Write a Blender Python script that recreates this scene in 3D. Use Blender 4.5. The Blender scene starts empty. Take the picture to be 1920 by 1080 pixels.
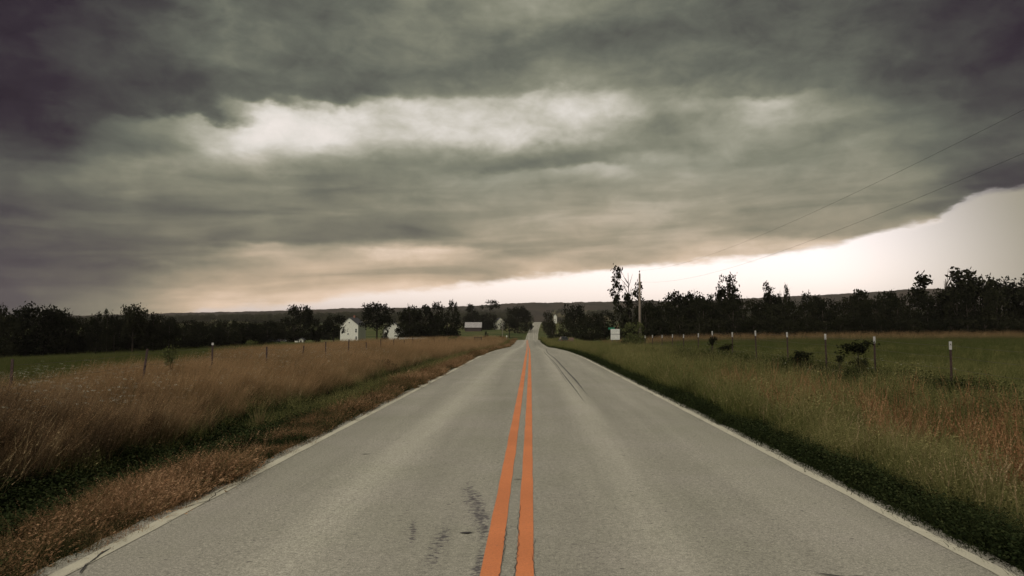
import bpy, math, random
import numpy as np
from mathutils import Vector, Matrix

random.seed(7)
RNG = np.random.default_rng(11)
R = math.radians
scene = bpy.context.scene
COL = scene.collection

# ------------------------------------------------------------------ camera
F_PX = 1350.0                      # focal length in pixels of a 1920 wide frame
EYE = 1.6                          # eye height above the road
PITCH, YAW = R(3.35), R(1.57)      # looking slightly up, slightly left of the road axis
cam = bpy.data.cameras.new('camera')
cam.sensor_width = 36.0
cam.lens = F_PX / 1920 * 36.0
cam.clip_start, cam.clip_end = 0.05, 20000
cam_ob = bpy.data.objects.new('camera', cam)
COL.objects.link(cam_ob)
cam_ob.location = (0, 0, EYE)
cam_ob.rotation_euler = (math.pi / 2 + PITCH, 0, YAW)
scene.camera = cam_ob

# ------------------------------------------------------------------ exposure
vs = scene.view_settings
scene.display_settings.display_device = 'sRGB'
vs.view_transform = 'Standard'
vs.look = 'None'
vs.gamma = 1.0
vs.use_curve_mapping = False
vs.exposure = 1.0
EXPO = 2.0 ** vs.exposure

# ------------------------------------------------------------------ world: storm sky over a bright gap
SUN_EL, SUN_AZ = R(46), R(205)      # azimuth measured from +Y towards +X
world = bpy.data.worlds.new('World')
scene.world = world
world.use_nodes = True
wn, wl = world.node_tree.nodes, world.node_tree.links
wn.clear()


def lin(r, g, b, k=1.0):
    f = lambda c: (c / 255 / 12.92 if c / 255 <= 0.04045 else ((c / 255 + 0.055) / 1.055) ** 2.4) * k
    return (f(r), f(g), f(b), 1.0)


def setin(tree, sock, v):
    if isinstance(v, bpy.types.NodeSocket):
        tree.links.new(v, sock)
    else:
        sock.default_value = v


def math_node(tree, op, a, b=None, c=None, clamp=False):
    n = tree.nodes.new('ShaderNodeMath')
    n.operation = op
    n.use_clamp = clamp
    for i, v in enumerate((a, b, c)):
        if v is not None:
            setin(tree, n.inputs[i], v)
    return n.outputs[0]


def ramp_node(tree, fac, stops, interp='LINEAR'):
    n = tree.nodes.new('ShaderNodeValToRGB')
    n.color_ramp.interpolation = interp
    el = n.color_ramp.elements
    while len(el) < len(stops):
        el.new(0.5)
    for e, (p, c) in zip(el, stops):
        e.position = p
        e.color = c if len(c) == 4 else (*c, 1)
    setin(tree, n.inputs[0], fac)
    return n.outputs[0]


def curve_node(tree, val, pts):
    n = tree.nodes.new('ShaderNodeFloatCurve')
    c = n.mapping.curves[0]
    n.mapping.use_clip = False
    while len(c.points) < len(pts):
        c.points.new(0.5, 0.5)
    for p, (x, y) in zip(c.points, pts):
        p.location = (x, y)
        p.handle_type = 'AUTO_CLAMPED'
    n.mapping.update()
    setin(tree, n.inputs['Value'], val)
    return n.outputs[0]


def mix_rgb(tree, fac, a, b, mode='MIX'):
    n = tree.nodes.new('ShaderNodeMix')
    n.data_type = 'RGBA'
    n.blend_type = mode
    setin(tree, n.inputs[0], fac)
    setin(tree, n.inputs[6], a)
    setin(tree, n.inputs[7], b)
    return n.outputs[2]


def noise_node(tree, vec, scale, detail=4, rough=0.55, dist=0.0, out=0):
    n = tree.nodes.new('ShaderNodeTexNoise')
    n.inputs['Scale'].default_value = scale
    n.inputs['Detail'].default_value = detail
    n.inputs['Roughness'].default_value = rough
    n.inputs['Distortion'].default_value = dist
    setin(tree, n.inputs['Vector'], vec)
    return n.outputs[out]


def combine(tree, x, y, z):
    n = tree.nodes.new('ShaderNodeCombineXYZ')
    for s, v in zip(n.inputs, (x, y, z)):
        setin(tree, s, v)
    return n.outputs[0]


def separate(tree, v):
    n = tree.nodes.new('ShaderNodeSeparateXYZ')
    tree.links.new(v, n.inputs[0])
    return n.outputs


def build_sky():
    T = world.node_tree
    m = lambda op, a, b=None, c=None, clamp=False: math_node(T, op, a, b, c, clamp)
    tc = wn.new('ShaderNodeTexCoord')
    X, Y, Z = separate(T, tc.outputs['Generated'])
    az = m('MULTIPLY', m('ARCTAN2', X, Y), 180 / math.pi)
    el = m('MULTIPLY', m('ARCSINE', Z), 180 / math.pi)
    # cloud-base plane, flattening towards the horizon
    zz = m('ADD', m('MAXIMUM', Z, 0.0), 0.13)
    px = m('DIVIDE', X, zz)
    py = m('DIVIDE', Y, zz)
    P = combine(T, px, m('MULTIPLY', py, 1.5), 0.0)
    PS = combine(T, m('MULTIPLY', az, 0.055), m('MULTIPLY', m('SUBTRACT', el, m('MULTIPLY', az, 0.03)), 0.42), 3.7)
    D1 = combine(T, X, Y, m('MULTIPLY', Z, 2.3))
    n_big = noise_node(T, D1, 3.3, 5, 0.52, 0.4)
    n_mid = noise_node(T, combine(T, m('ADD', X, 5.0), Y, m('MULTIPLY', Z, 2.0)), 9.0, 5, 0.55, 0.5)
    n_str = noise_node(T, PS, 1.3, 5, 0.52, 0.5)
    n_fine = noise_node(T, combine(T, m('ADD', X, 11.0), Y, m('MULTIPLY', Z, 1.8)), 21.0, 6, 0.6, 0.4)
    w1 = noise_node(T, combine(T, X, m('ADD', Y, 9.0), m('MULTIPLY', Z, 1.7)), 7.0, 5, 0.55)
    w2 = noise_node(T, combine(T, X, m('ADD', Y, 17.0), m('MULTIPLY', Z, 1.7)), 8.0, 7, 0.57)
    w0 = noise_node(T, combine(T, X, m('ADD', Y, 29.0), m('MULTIPLY', Z, 2.0)), 2.6, 2, 0.5)
    azw = m('ADD', az, m('MULTIPLY', m('SUBTRACT', w1, 0.5), 9.0))
    # the vertical wander shrinks towards the horizon
    amp = m('ADD', m('MULTIPLY', el, 0.22, None, False), 1.2)
    elw = m('ADD', el, m('MULTIPLY', m('ADD', m('SUBTRACT', w2, 0.5), m('MULTIPLY', m('SUBTRACT', w0, 0.5), 0.5)), m('MINIMUM', amp, 3.6)))
    # brightness of the cloud deck: profiles over elevation at a row of azimuths
    # rows: azimuth as a column of the photograph, then (row, brightness) from top to skyline
    table = {
        0: [(0, .15), (100, .16), (200, .19), (260, .24), (310, .29), (400, .26), (480, .24), (540, .28), (590, .32)],
        100: [(0, .19), (100, .21), (190, .23), (215, .31), (250, .34), (310, .42), (350, .36), (420, .32), (480, .28), (520, .33), (560, .38), (590, .42)],
        200: [(0, .23), (100, .26), (190, .25), (210, .36), (245, .40), (275, .38), (310, .50), (350, .46), (390, .38), (440, .34), (480, .34), (510, .40), (550, .46), (590, .50)],
        300: [(0, .27), (60, .30), (120, .27), (200, .30), (215, .46), (235, .52), (270, .48), (330, .52), (370, .42), (430, .38), (470, .40), (490, .50), (530, .55), (590, .62)],
        400: [(0, .42), (40, .44), (100, .40), (130, .32), (205, .31), (222, .66), (245, .72), (290, .60), (330, .47), (400, .43), (445, .36), (465, .48), (500, .58), (550, .66), (590, .75)],
        500: [(0, .38), (60, .42), (100, .38), (150, .36), (172, .38), (186, .76), (230, .94), (270, .82), (310, .62), (350, .48), (400, .44), (440, .40), (455, .56), (500, .62), (550, .70), (590, .85)],
        600: [(0, .40), (60, .37), (110, .34), (150, .36), (168, .42), (180, .80), (230, .92), (270, .74), (310, .50), (350, .43), (400, .44), (440, .38), (455, .50), (480, .58), (500, .66), (540, .68), (570, .80)],
        700: [(0, .40), (60, .36), (130, .36), (155, .42), (173, .68), (205, .83), (240, .78), (280, .58), (310, .44), (350, .45), (390, .47), (430, .42), (455, .56), (480, .76), (500, .66), (540, .74), (570, .85)],
        850: [(0, .46), (50, .42), (100, .40), (150, .44), (173, .66), (210, .82), (240, .72), (272, .52), (300, .41), (320, .47), (360, .48), (400, .50), (440, .48), (465, .53), (485, .72), (510, .66), (540, .80)],
        1000: [(0, .50), (40, .48), (90, .37), (130, .44), (160, .52), (178, .72), (205, .86), (235, .70), (266, .50), (295, .40), (310, .52), (350, .50), (400, .53), (450, .56), (490, .62), (515, .72)],
        1150: [(0, .42), (60, .36), (110, .40), (150, .45), (178, .62), (200, .78), (226, .62), (260, .48), (290, .40), (306, .58), (350, .52), (400, .55), (440, .56), (480, .62), (505, .72)],
        1250: [(0, .37), (60, .36), (110, .42), (150, .42), (178, .52), (205, .52), (235, .44), (265, .45), (285, .55), (320, .54), (380, .57), (430, .57), (470, .62), (495, .74)],
        1400: [(0, .34), (80, .36), (130, .38), (180, .42), (198, .62), (225, .60), (260, .53), (300, .50), (340, .53), (390, .56), (430, .56), (460, .64), (485, .76)],
        1600: [(0, .28), (100, .32), (180, .37), (210, .44), (240, .42), (280, .48), (320, .50), (350, .46), (390, .52), (430, .54), (445, .62), (460, .74)],
        1750: [(0, .23), (100, .26), (180, .29), (230, .34), (270, .38), (320, .40), (360, .40), (395, .36), (410, .46)],
        1850: [(0, .19), (100, .22), (200, .26), (300, .30), (350, .28), (365, .34), (380, .40)],
        1920: [(0, .16), (100, .19), (200, .22), (280, .24), (345, .25), (370, .34)],
    }
    cols = {}
    for cx_, rows in table.items():
        hyp = math.hypot(F_PX, cx_ - 997)
        cols[math.degrees(math.atan((cx_ - 997) / F_PX))] = sorted((math.degrees(math.atan((619 - r) / hyp)), b if b < .70 or r > 300 else .70 + (b - .70) * (.62 if cx_ < 650 else .2)) for r, b in rows)
    keys = sorted(cols)
    eln = m('DIVIDE', m('MAXIMUM', elw, 0.0), 30.0)
    total = None
    for i, k in enumerate(keys):
        pts = [(a / 30, b) for a, b in cols[k]]
        pts = [(max(a, 0.0), b) for a, b in pts] + [(1.0, pts[-1][1])]
        v = curve_node(T, eln, pts)
        left = -1e3 if i == 0 else keys[i - 1]
        right = 1e3 if i == len(keys) - 1 else keys[i + 1]
        w = None
        if i > 0:
            w = m('DIVIDE', m('SUBTRACT', azw, left), k - left, None, True)
        if i < len(keys) - 1:
            w2_ = m('DIVIDE', m('SUBTRACT', right, azw), right - k, None, True)
            w = w2_ if w is None else m('MINIMUM', w, w2_)
        t = m('MULTIPLY', v, w)
        total = t if total is None else m('ADD', total, t)
    # beyond the view: a plain overcast of the same kind
    side = m('DIVIDE', m('SUBTRACT', m('ABSOLUTE', az), 38.0), 25.0, None, True)
    up = m('DIVIDE', m('SUBTRACT', el, 27.0), 20.0, None, True)
    away = m('MAXIMUM', side, up)
    v = m('ADD', m('MULTIPLY', total, m('SUBTRACT', 1.0, away)), m('MULTIPLY', 0.40, away))
    # billows, lumps and streaks
    lump = m('ADD', m('MULTIPLY', m('SUBTRACT', n_big, 0.5), 0.20), m('MULTIPLY', m('SUBTRACT', n_mid, 0.5), 0.26))
    low = m('DIVIDE', m('SUBTRACT', 17.0, el), 8.0, None, True)
    strk = m('MULTIPLY', m('MULTIPLY', m('SUBTRACT', n_str, 0.5), 0.40), low)
    lump = m('ADD', lump, m('MULTIPLY', m('SUBTRACT', n_fine, 0.5), 0.22))
    high = m('DIVIDE', m('SUBTRACT', elw, 8.0), 8.0, None, True)
    lump = m('MULTIPLY', lump, m('ADD', m('MULTIPLY', high, 0.54), 0.46))
    detail = m('ADD', lump, strk)
    detail = m('MULTIPLY', detail, m('ADD', m('MULTIPLY', v, 1.0), 0.42))
    v = m('MULTIPLY', m('ADD', v, detail), 1.06)
    k = 1.0 / EXPO
    stops = [(0.10, lin(30, 20, 34, k)), (0.19, lin(50, 43, 52, k)), (0.29, lin(74, 74, 72, k)), (0.40, lin(102, 105, 95, k)),
             (0.50, lin(129, 130, 114, k)), (0.60, lin(155, 154, 137, k)), (0.72, lin(192, 188, 174, k)), (0.84, lin(226, 220, 212, k)),
             (1.0, lin(250, 240, 234, k))]
    cool = ramp_node(T, v, stops)
    stops_w = [(0.10, lin(30, 18, 36, k)), (0.19, lin(50, 40, 54, k)), (0.29, lin(75, 70, 74, k)), (0.40, lin(104, 100, 90, k)),
               (0.50, lin(132, 126, 108, k)), (0.60, lin(166, 152, 128, k)), (0.72, lin(208, 184, 156, k)), (0.84, lin(240, 212, 186, k)),
               (1.0, lin(254, 238, 226, k))]
    warm = ramp_node(T, v, stops_w)
    wf = m('DIVIDE', m('SUBTRACT', 13.0, elw), 9.0, None, True)
    cloud = mix_rgb(T, wf, cool, warm)
    # lower edge of the storm deck, from where it meets the hills to high on the right
    azn = m('DIVIDE', m('ADD', az, 60.0), 120.0)
    edge_pts = [(-60, -3), (-30, -1.5), (-25.5, 1.1), (-18, 2.15), (-12.4, 2.8), (-6.2, 3.5), (0, 4.2), (6, 4.75), (12.6, 5.15), (18.5, 5.7),
                (24.1, 6.4), (27.5, 7.1), (29.3, 7.7), (31.0, 8.7), (32.5, 9.2), (36, 9.3), (48, 5.5), (60, 0)]
    edge = m('SUBTRACT', m('MULTIPLY', curve_node(T, azn, [((a + 60) / 120, (b + 5) / 20) for a, b in edge_pts]), 20.0), 5.0)
    rag = noise_node(T, combine(T, m('MULTIPLY', az, 0.14), m('MULTIPLY', el, 0.5), 0.0), 1.0, 6, 0.6)
    rag2 = noise_node(T, combine(T, m('MULTIPLY', az, 0.5), m('MULTIPLY', el, 1.4), 4.0), 1.0, 5, 0.6)
    edge = m('ADD', edge, m('ADD', m('MULTIPLY', m('SUBTRACT', rag, 0.5), 1.7), m('MULTIPLY', m('SUBTRACT', rag2, 0.5), 0.9)))
    over = m('SUBTRACT', el, edge)
    mask = m('SMOOTHSTEP', over, -0.35, 0.42) if False else None
    mr = wn.new('ShaderNodeMapRange')
    mr.interpolation_type = 'SMOOTHSTEP'
    wl.new(over, mr.inputs[0])
    mr.inputs[1].default_value, mr.inputs[2].default_value = -0.32, 0.40
    mask = mr.outputs[0]
    # the gap dims towards the right: vignette falloff put into the sky colour
    vr = wn.new('ShaderNodeMapRange')
    vr.interpolation_type = 'SMOOTHSTEP'
    wl.new(m('ADD', az, m('MULTIPLY', el, 0.25)), vr.inputs[0])
    vr.inputs[1].default_value, vr.inputs[2].default_value, vr.inputs[4].default_value = 22.0, 39.0, 1.0
    edge_fade = vr.outputs[0]
    mask = m('MAXIMUM', mask, edge_fade)
    side_l = m('DIVIDE', m('SUBTRACT', -25.0, az), 8.0, None, True)
    mask = m('MAXIMUM', mask, side_l)
    edge_fade_col = lin(150, 144, 124, k)
    vf = m('MULTIPLY', m('SUBTRACT', 1.0, mr.outputs[0]), m('DIVIDE', m('SUBTRACT', az, 14.0), 8.0, None, True))
    cloud = mix_rgb(T, vf, cloud, edge_fade_col)
    sky = wn.new('ShaderNodeTexSky')
    sky.sky_type = 'NISHITA'
    sky.sun_disc = False
    sky.sun_elevation = SUN_EL
    sky.sun_rotation = SUN_AZ
    sky.air_density, sky.dust_density, sky.ozone_density = 1.0, 2.0, 1.0
    bg_gap = wn.new('ShaderNodeBackground')
    bg_gap.inputs['Strength'].default_value = 0.112
    bw = wn.new('ShaderNodeRGBToBW')
    wl.new(sky.outputs[0], bw.inputs[0])
    cc = wn.new('ShaderNodeCombineColor')
    for i in range(3):
        wl.new(bw.outputs[0], cc.inputs[i])
    pale = mix_rgb(T, 0.75, sky.outputs[0], cc.outputs[0])      # dusty low sky: little blue left in it
    wl.new(mix_rgb(T, 1.0, pale, (1.22, 1.03, 0.96, 1), 'MULTIPLY'), bg_gap.inputs['Color'])
    bg_cloud = wn.new('ShaderNodeBackground')
    bg_cloud.inputs['Strength'].default_value = 1.0
    wl.new(cloud, bg_cloud.inputs['Color'])
    mx = wn.new('ShaderNodeMixShader')
    wl.new(mask, mx.inputs[0])
    wl.new(bg_gap.outputs[0], mx.inputs[1])
    wl.new(bg_cloud.outputs[0], mx.inputs[2])
    out = wn.new('ShaderNodeOutputWorld')
    wl.new(mx.outputs[0], out.inputs['Surface'])


build_sky()

# ------------------------------------------------------------------ sun behind the overcast
sun = bpy.data.lights.new('sun', 'SUN')
sun.energy = 1.5
sun.angle = R(50)
sun.color = (1.0, 0.94, 0.84)
sun_ob = bpy.data.objects.new('sun', sun)
COL.objects.link(sun_ob)
sdir = Vector((math.sin(SUN_AZ) * math.cos(SUN_EL), math.cos(SUN_AZ) * math.cos(SUN_EL), math.sin(SUN_EL)))
sun_ob.rotation_euler = sdir.to_track_quat('Z', 'Y').to_euler()
sun_ob.location = (30, 60, 80)

# ------------------------------------------------------------------ helpers
def hermite(xs, ys):
    xs, ys = np.array(xs, float), np.array(ys, float)
    h = np.diff(xs)
    d = np.diff(ys) / h
    m = np.zeros_like(xs)
    m[0], m[-1] = d[0], d[-1]
    for i in range(1, len(xs) - 1):
        if d[i - 1] * d[i] > 0:
            w1, w2 = 2 * h[i] + h[i - 1], h[i] + 2 * h[i - 1]
            m[i] = (w1 + w2) / (w1 / d[i - 1] + w2 / d[i])

    def f(x):
        x = np.clip(np.asarray(x, float), xs[0], xs[-1])
        i = np.clip(np.searchsorted(xs, x) - 1, 0, len(xs) - 2)
        t = (x - xs[i]) / h[i]
        return ((2 * t**3 - 3 * t**2 + 1) * ys[i] + (t**3 - 2 * t**2 + t) * h[i] * m[i]
                + (-2 * t**3 + 3 * t**2) * ys[i + 1] + (t**3 - t**2) * h[i] * m[i + 1])
    return f


def smooth(a, b, x):
    t = np.clip((np.asarray(x, float) - a) / (b - a), 0, 1)
    return t * t * (3 - 2 * t)


def value_noise(x, y, seed=0):
    x, y = np.asarray(x, float), np.asarray(y, float)
    xi, yi = np.floor(x).astype(np.int64), np.floor(y).astype(np.int64)
    xf, yf = x - xi, y - yi
    u, v = xf * xf * (3 - 2 * xf), yf * yf * (3 - 2 * yf)

    def hsh(a, b):
        n = (a * 374761393 + b * 668265263 + seed * 974634777) & 0xFFFFFFFF
        n = ((n ^ (n >> 13)) * 1274126177) & 0xFFFFFFFF
        return ((n ^ (n >> 16)) & 0xFFFF) / 65535.0
    return (hsh(xi, yi) * (1 - u) + hsh(xi + 1, yi) * u) * (1 - v) + (hsh(xi, yi + 1) * (1 - u) + hsh(xi + 1, yi + 1) * u) * v


def fbm(x, y, seed=0, octaves=4):
    s, a, t = 0.0, 0.5, 0.0
    for o in range(octaves):
        s = s + a * value_noise(x * 2**o, y * 2**o, seed + o)
        t += a
        a *= 0.5
    return s / t


def new_mesh(name, verts, faces, mats=(), smooth_shade=False, fmat=None):
    """faces: an (n,k) array or a list of tuples"""
    me = bpy.data.meshes.new(name)
    verts = np.asarray(verts, np.float32)
    if isinstance(faces, np.ndarray):
        n, k = faces.shape
        me.vertices.add(len(verts))
        me.vertices.foreach_set('co', verts.ravel())
        me.loops.add(n * k)
        me.loops.foreach_set('vertex_index', faces.astype(np.int32).ravel())
        me.polygons.add(n)
        me.polygons.foreach_set('loop_start', np.arange(0, n * k, k, dtype=np.int32))
        me.update(calc_edges=True)
        me.validate()
    else:
        me.from_pydata([tuple(map(float, v)) for v in verts], [], [tuple(map(int, f)) for f in faces])
    for mt in mats:
        me.materials.append(mt)
    if fmat is not None:
        me.polygons.foreach_set('material_index', np.asarray(fmat, np.int32))
    if smooth_shade:
        me.polygons.foreach_set('use_smooth', np.ones(len(me.polygons), bool))
    me.update()
    return me


def link(name, me, parent=None, loc=None, rot=None, kind=None):
    o = bpy.data.objects.new(name, me)
    COL.objects.link(o)
    if parent is not None:
        o.parent = parent
    if loc is not None:
        o.location = loc
    if rot is not None:
        o.rotation_euler = rot
    if kind:
        o['kind'] = kind
    return o


def tag(o, label, category, group=None):
    o['label'] = label
    o['category'] = category
    if group:
        o['group'] = group
    return o


def thing(name, label, category, loc=(0, 0, 0), rz=0.0, group=None):
    o = bpy.data.objects.new(name, None)
    o.empty_display_size = 0.3
    COL.objects.link(o)
    o.location = loc
    o.rotation_euler = (0, 0, rz)
    return tag(o, label, category, group)


class MB:
    """collects boxes, bars and tubes into one mesh"""

    def __init__(self):
        self.v, self.f = [], []

    def quad(self, pts):
        b = len(self.v)
        self.v += [tuple(p) for p in pts]
        self.f.append(tuple(range(b, b + len(pts))))

    def box(self, x0, x1, y0, y1, z0, z1):
        b = len(self.v)
        self.v += [(x, y, z) for z in (z0, z1) for x, y in ((x0, y0), (x1, y0), (x1, y1), (x0, y1))]
        for q in ((3, 2, 1, 0), (4, 5, 6, 7), (0, 1, 5, 4), (1, 2, 6, 5), (2, 3, 7, 6), (3, 0, 4, 7)):
            self.f.append(tuple(b + i for i in q))

    def tube(self, pts, radii, n=6, caps=True):
        pts = [Vector(p) for p in pts]
        if not hasattr(radii, '__len__'):
            radii = [radii] * len(pts)
        rings = []
        for i, p in enumerate(pts):
            t = (pts[min(i + 1, len(pts) - 1)] - pts[max(i - 1, 0)]).normalized()
            u = t.cross(Vector((0.13, 0.97, 0.21)))
            if u.length < 1e-3:
                u = t.cross(Vector((1, 0, 0)))
            u.normalize()
            w = t.cross(u)
            b = len(self.v)
            for k in range(n):
                a = 2 * math.pi * k / n
                self.v.append(tuple(p + (u * math.cos(a) + w * math.sin(a)) * radii[i]))
            rings.append(b)
        for a, b in zip(rings, rings[1:]):
            for k in range(n):
                self.f.append((a + k, a + (k + 1) % n, b + (k + 1) % n, b + k))
        if caps:
            self.f.append(tuple(rings[0] + k for k in reversed(range(n))))
            self.f.append(tuple(rings[-1] + k for k in range(n)))

    def build(self, name, mat, parent=None, smooth_shade=False, **kw):
        return link(name, new_mesh(name, self.v, self.f, [mat], smooth_shade), parent, **kw)

    def mesh(self, name, mat, smooth_shade=False):
        return new_mesh(name, self.v, self.f, [mat], smooth_shade)


def material(name, rough=0.85, spec=0.25):
    m = bpy.data.materials.new(name)
    m.use_nodes = True
    t = m.node_tree
    b = t.nodes['Principled BSDF']
    b.inputs['Roughness'].default_value = rough
    b.inputs['Specular IOR Level'].default_value = spec
    return m, t, b


def mottled(name, c0, c1, scale=3.0, rough=0.85, spec=0.25, detail=4, bump=0.0, stops=(0.35, 0.65), coord='Object'):
    m, t, b = material(name, rough, spec)
    tc = t.nodes.new('ShaderNodeTexCoord')
    n = noise_node(t, tc.outputs[coord], scale, detail)
    t.links.new(ramp_node(t, n, [(stops[0], c0), (stops[1], c1)]), b.inputs['Base Color'])
    if bump:
        bm = t.nodes.new('ShaderNodeBump')
        bm.inputs['Strength'].default_value = bump
        bm.inputs['Distance'].default_value = 0.02
        t.links.new(noise_node(t, tc.outputs[coord], scale * 6, 5), bm.inputs['Height'])
        t.links.new(bm.outputs[0], b.inputs['Normal'])
    return m


# a pixel of the photograph at a forward distance y becomes a point of the place
_rot = cam_ob.rotation_euler.to_matrix()


def at(px, py, y):
    d = _rot @ Vector(((px - 960) / F_PX, -(py - 540) / F_PX, -1.0))
    s = y / d.y
    return d.x * s, y, EYE + d.z * s


# ------------------------------------------------------------------ lie of the land
road_z = hermite([-60, -20, 0, 40, 57, 84, 125, 160, 195, 215, 270, 330, 418, 520, 615, 660, 760, 900, 1200],
                 [0, 0, 0, 0, -.13, -.53, -1.2, -1.33, -1.1, -1.6, -5.0, -5.2, -1.7, 3.7, 8.1, 8.9, 7.5, 4, 4])
road_cx = hermite([-60, 0, 50, 125, 195, 300, 418, 520, 615, 760, 1200], [0, 0, -.1, -.55, -1.0, -.7, .3, 2.3, 5.2, 12, 30])
region_z = hermite([-100, 0, 60, 130, 190, 215, 280, 330, 400, 480, 615, 800, 1000, 1250, 1600, 2000, 2500, 3000],
                   [-.3, -.3, -.4, -1.0, -1.25, -1.7, -2.9, -2.4, -1.2, .8, 5.5, 9, 13, 24, 34, 48, 68, 70])
ROAD_HALF = 3.30


def ground_z(x, y):
    x, y = np.asarray(x, float), np.asarray(y, float)
    d = x - road_cx(y)
    a = np.abs(d)
    zr = road_z(y)
    left, right = d < 0, d >= 0
    # roadside: shoulder, ditch and bank up to the fence line
    lp = hermite([0, 3.3, 3.9, 4.7, 5.3, 6.2, 7.6, 9.5, 12], [-.06, -.06, -.12, -.38, -.55, -.42, -.22, -.16, -.2])
    rp = hermite([0, 3.3, 4.0, 4.9, 5.8, 7.0, 8.6, 10.2, 12], [-.06, -.06, -.14, -.34, -.42, -.32, -.2, -.15, -.15])
    near = np.where(left, lp(a), rp(a)) + zr
    # fields
    rg = region_z(y)
    rg = rg * (1 - .45 * smooth(250, 1100, -x) * smooth(500, 900, y))
    over = np.maximum(a - 11, 0)
    fall = 0.034 * over * (1 - smooth(110, 260, y)) * (1 - 0.5 * smooth(100, 260, over))
    fl = rg - fall
    fr = rg + 0.55 * smooth(30, 150, y) * smooth(0, 25, over) + 0.9 * smooth(80, 200, y) * smooth(5, 60, over) + 0.004 * np.minimum(over, 150)
    far = np.where(left, fl, fr)
    w = smooth(9, 26, a + 0 * y)
    w = np.where(y > 160, smooth(8, 45, a), w)
    z = near * (1 - w) + far * w
    z = z + (fbm(x / 3.1, y / 3.1, 5) - .5) * 0.22 * smooth(4.2, 7, a) + (fbm(x / 40, y / 40, 9) - .5) * 1.0 * smooth(20, 70, a) * smooth(80, 160, y)
    return z


def gz(x, y):
    return float(ground_z(np.array([x]), np.array([y]))[0])


def spaced(a, b, first, grow, most):
    out, s = [a], first
    while out[-1] < b:
        out.append(out[-1] + s)
        s = min(s * grow, most)
    return np.array(out)


def build_ground():
    pos = spaced(0, 4200, 0.45, 1.0, 0.45)[:30]
    pos = np.concatenate([pos, spaced(pos[-1] + .6, 4400, 0.8, 1.13, 160)])
    ds = np.concatenate([-pos[:0:-1], pos])
    ys = np.concatenate([np.arange(-40, 0, 2.0), spaced(0, 2600, 0.7, 1.018, 40)])
    Y, D = np.meshgrid(ys, ds, indexing='ij')
    X = D + road_cx(Y)
    Z = ground_z(X, Y)
    n, m = X.shape
    idx = np.arange(n * m).reshape(n, m)
    F = np.stack([idx[:-1, :-1], idx[:-1, 1:], idx[1:, 1:], idx[1:, :-1]], -1).reshape(-1, 4)
    m_, t, b = material('field ground', 0.95, 0.05)
    g = t.nodes.new('ShaderNodeNewGeometry')
    pos_ = g.outputs['Position']
    x_, y_, z_ = separate(t, pos_)
    n1 = noise_node(t, pos_, 0.9, 6, 0.65)
    n2 = noise_node(t, pos_, 0.045, 5, 0.6)
    n3 = noise_node(t, pos_, 0.006, 3, 0.5)
    near_c = ramp_node(t, n1, [(0.3, (.018, .020, .010)), (0.5, (.045, .046, .020)), (0.7, (.085, .070, .032))])
    mid_c = ramp_node(t, n2, [(0.35, (.040, .052, .018)), (0.52, (.066, .074, .026)), (0.68, (.105, .085, .040))])
    far_c = ramp_node(t, n3, [(0.40, (.028, .034, .016)), (0.47, (.034, .042, .018)), (0.53, (.10, .075, .042)), (0.62, (.055, .062, .026))], 'LINEAR')
    f1 = math_node(t, 'DIVIDE', math_node(t, 'SUBTRACT', y_, 12.0), 30.0, None, True)
    f2 = math_node(t, 'DIVIDE', math_node(t, 'SUBTRACT', y_, 500.0), 300.0, None, True)
    fine = ramp_node(t, noise_node(t, pos_, 0.6, 5, 0.7), [(0.3, (.7, .7, .7)), (0.7, (1.25, 1.25, 1.25))])
    c = mix_rgb(t, f1, near_c, mid_c)
    c = mix_rgb(t, f2, c, far_c)
    c = mix_rgb(t, 1.0, c, fine, 'MULTIPLY')
    t.links.new(c, b.inputs['Base Color'])
    me = new_mesh('ground', np.stack([X, Y, Z], -1).reshape(-1, 3), F, [m_], True)
    link('ground', me, kind='structure')


build_ground()


# far wooded ridge across the horizon: height follows the skyline, tops are lumpy with trees
def build_hills():
    top = hermite([-6000, -2600, -1900, -1300, -700, 0, 500, 1100, 1700, 2200, 4200], [50, 40, 52, 70, 92, 112, 126, 150, 180, 190, 190])
    xs = np.arange(-4300, 4300, 9.0)
    vs_ = np.linspace(0, 1, 34)
    Xg, V = np.meshgrid(xs, vs_)
    Yg = 2350 + 950 * V + 120 * np.sin(Xg / 900)
    T = top(Xg)
    Z = 52 * (1 - smooth(0, .1, V)) * 0 + 40 + (T - 40) * np.sin(np.clip(V / .86, 0, 1.16) * math.pi / 2)
    Z = Z + (fbm(Xg / 420, Yg / 420, 3) - .5) * 22 * smooth(0, .4, V) * 1.0
    Z = Z + (value_noise(Xg / 26, Yg / 26, 17) - .5) * 6 + (value_noise(Xg / 11, Yg / 11, 18) - .5) * 4
    Z[0] -= 40
    Z[-1] -= 90
    n, m = Xg.shape
    idx = np.arange(n * m).reshape(n, m)
    F = np.stack([idx[:-1, :-1], idx[:-1, 1:], idx[1:, 1:], idx[1:, :-1]], -1).reshape(-1, 4)
    m_ = mottled('wooded hillside', (.018, .017, .011), (.050, .038, .027), 0.012, 0.95, 0.05, 8, coord='Object')
    link('hills', new_mesh('hills', np.stack([Xg, Yg, Z], -1).reshape(-1, 3), F, [m_], True), kind='structure')


build_hills()


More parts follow.
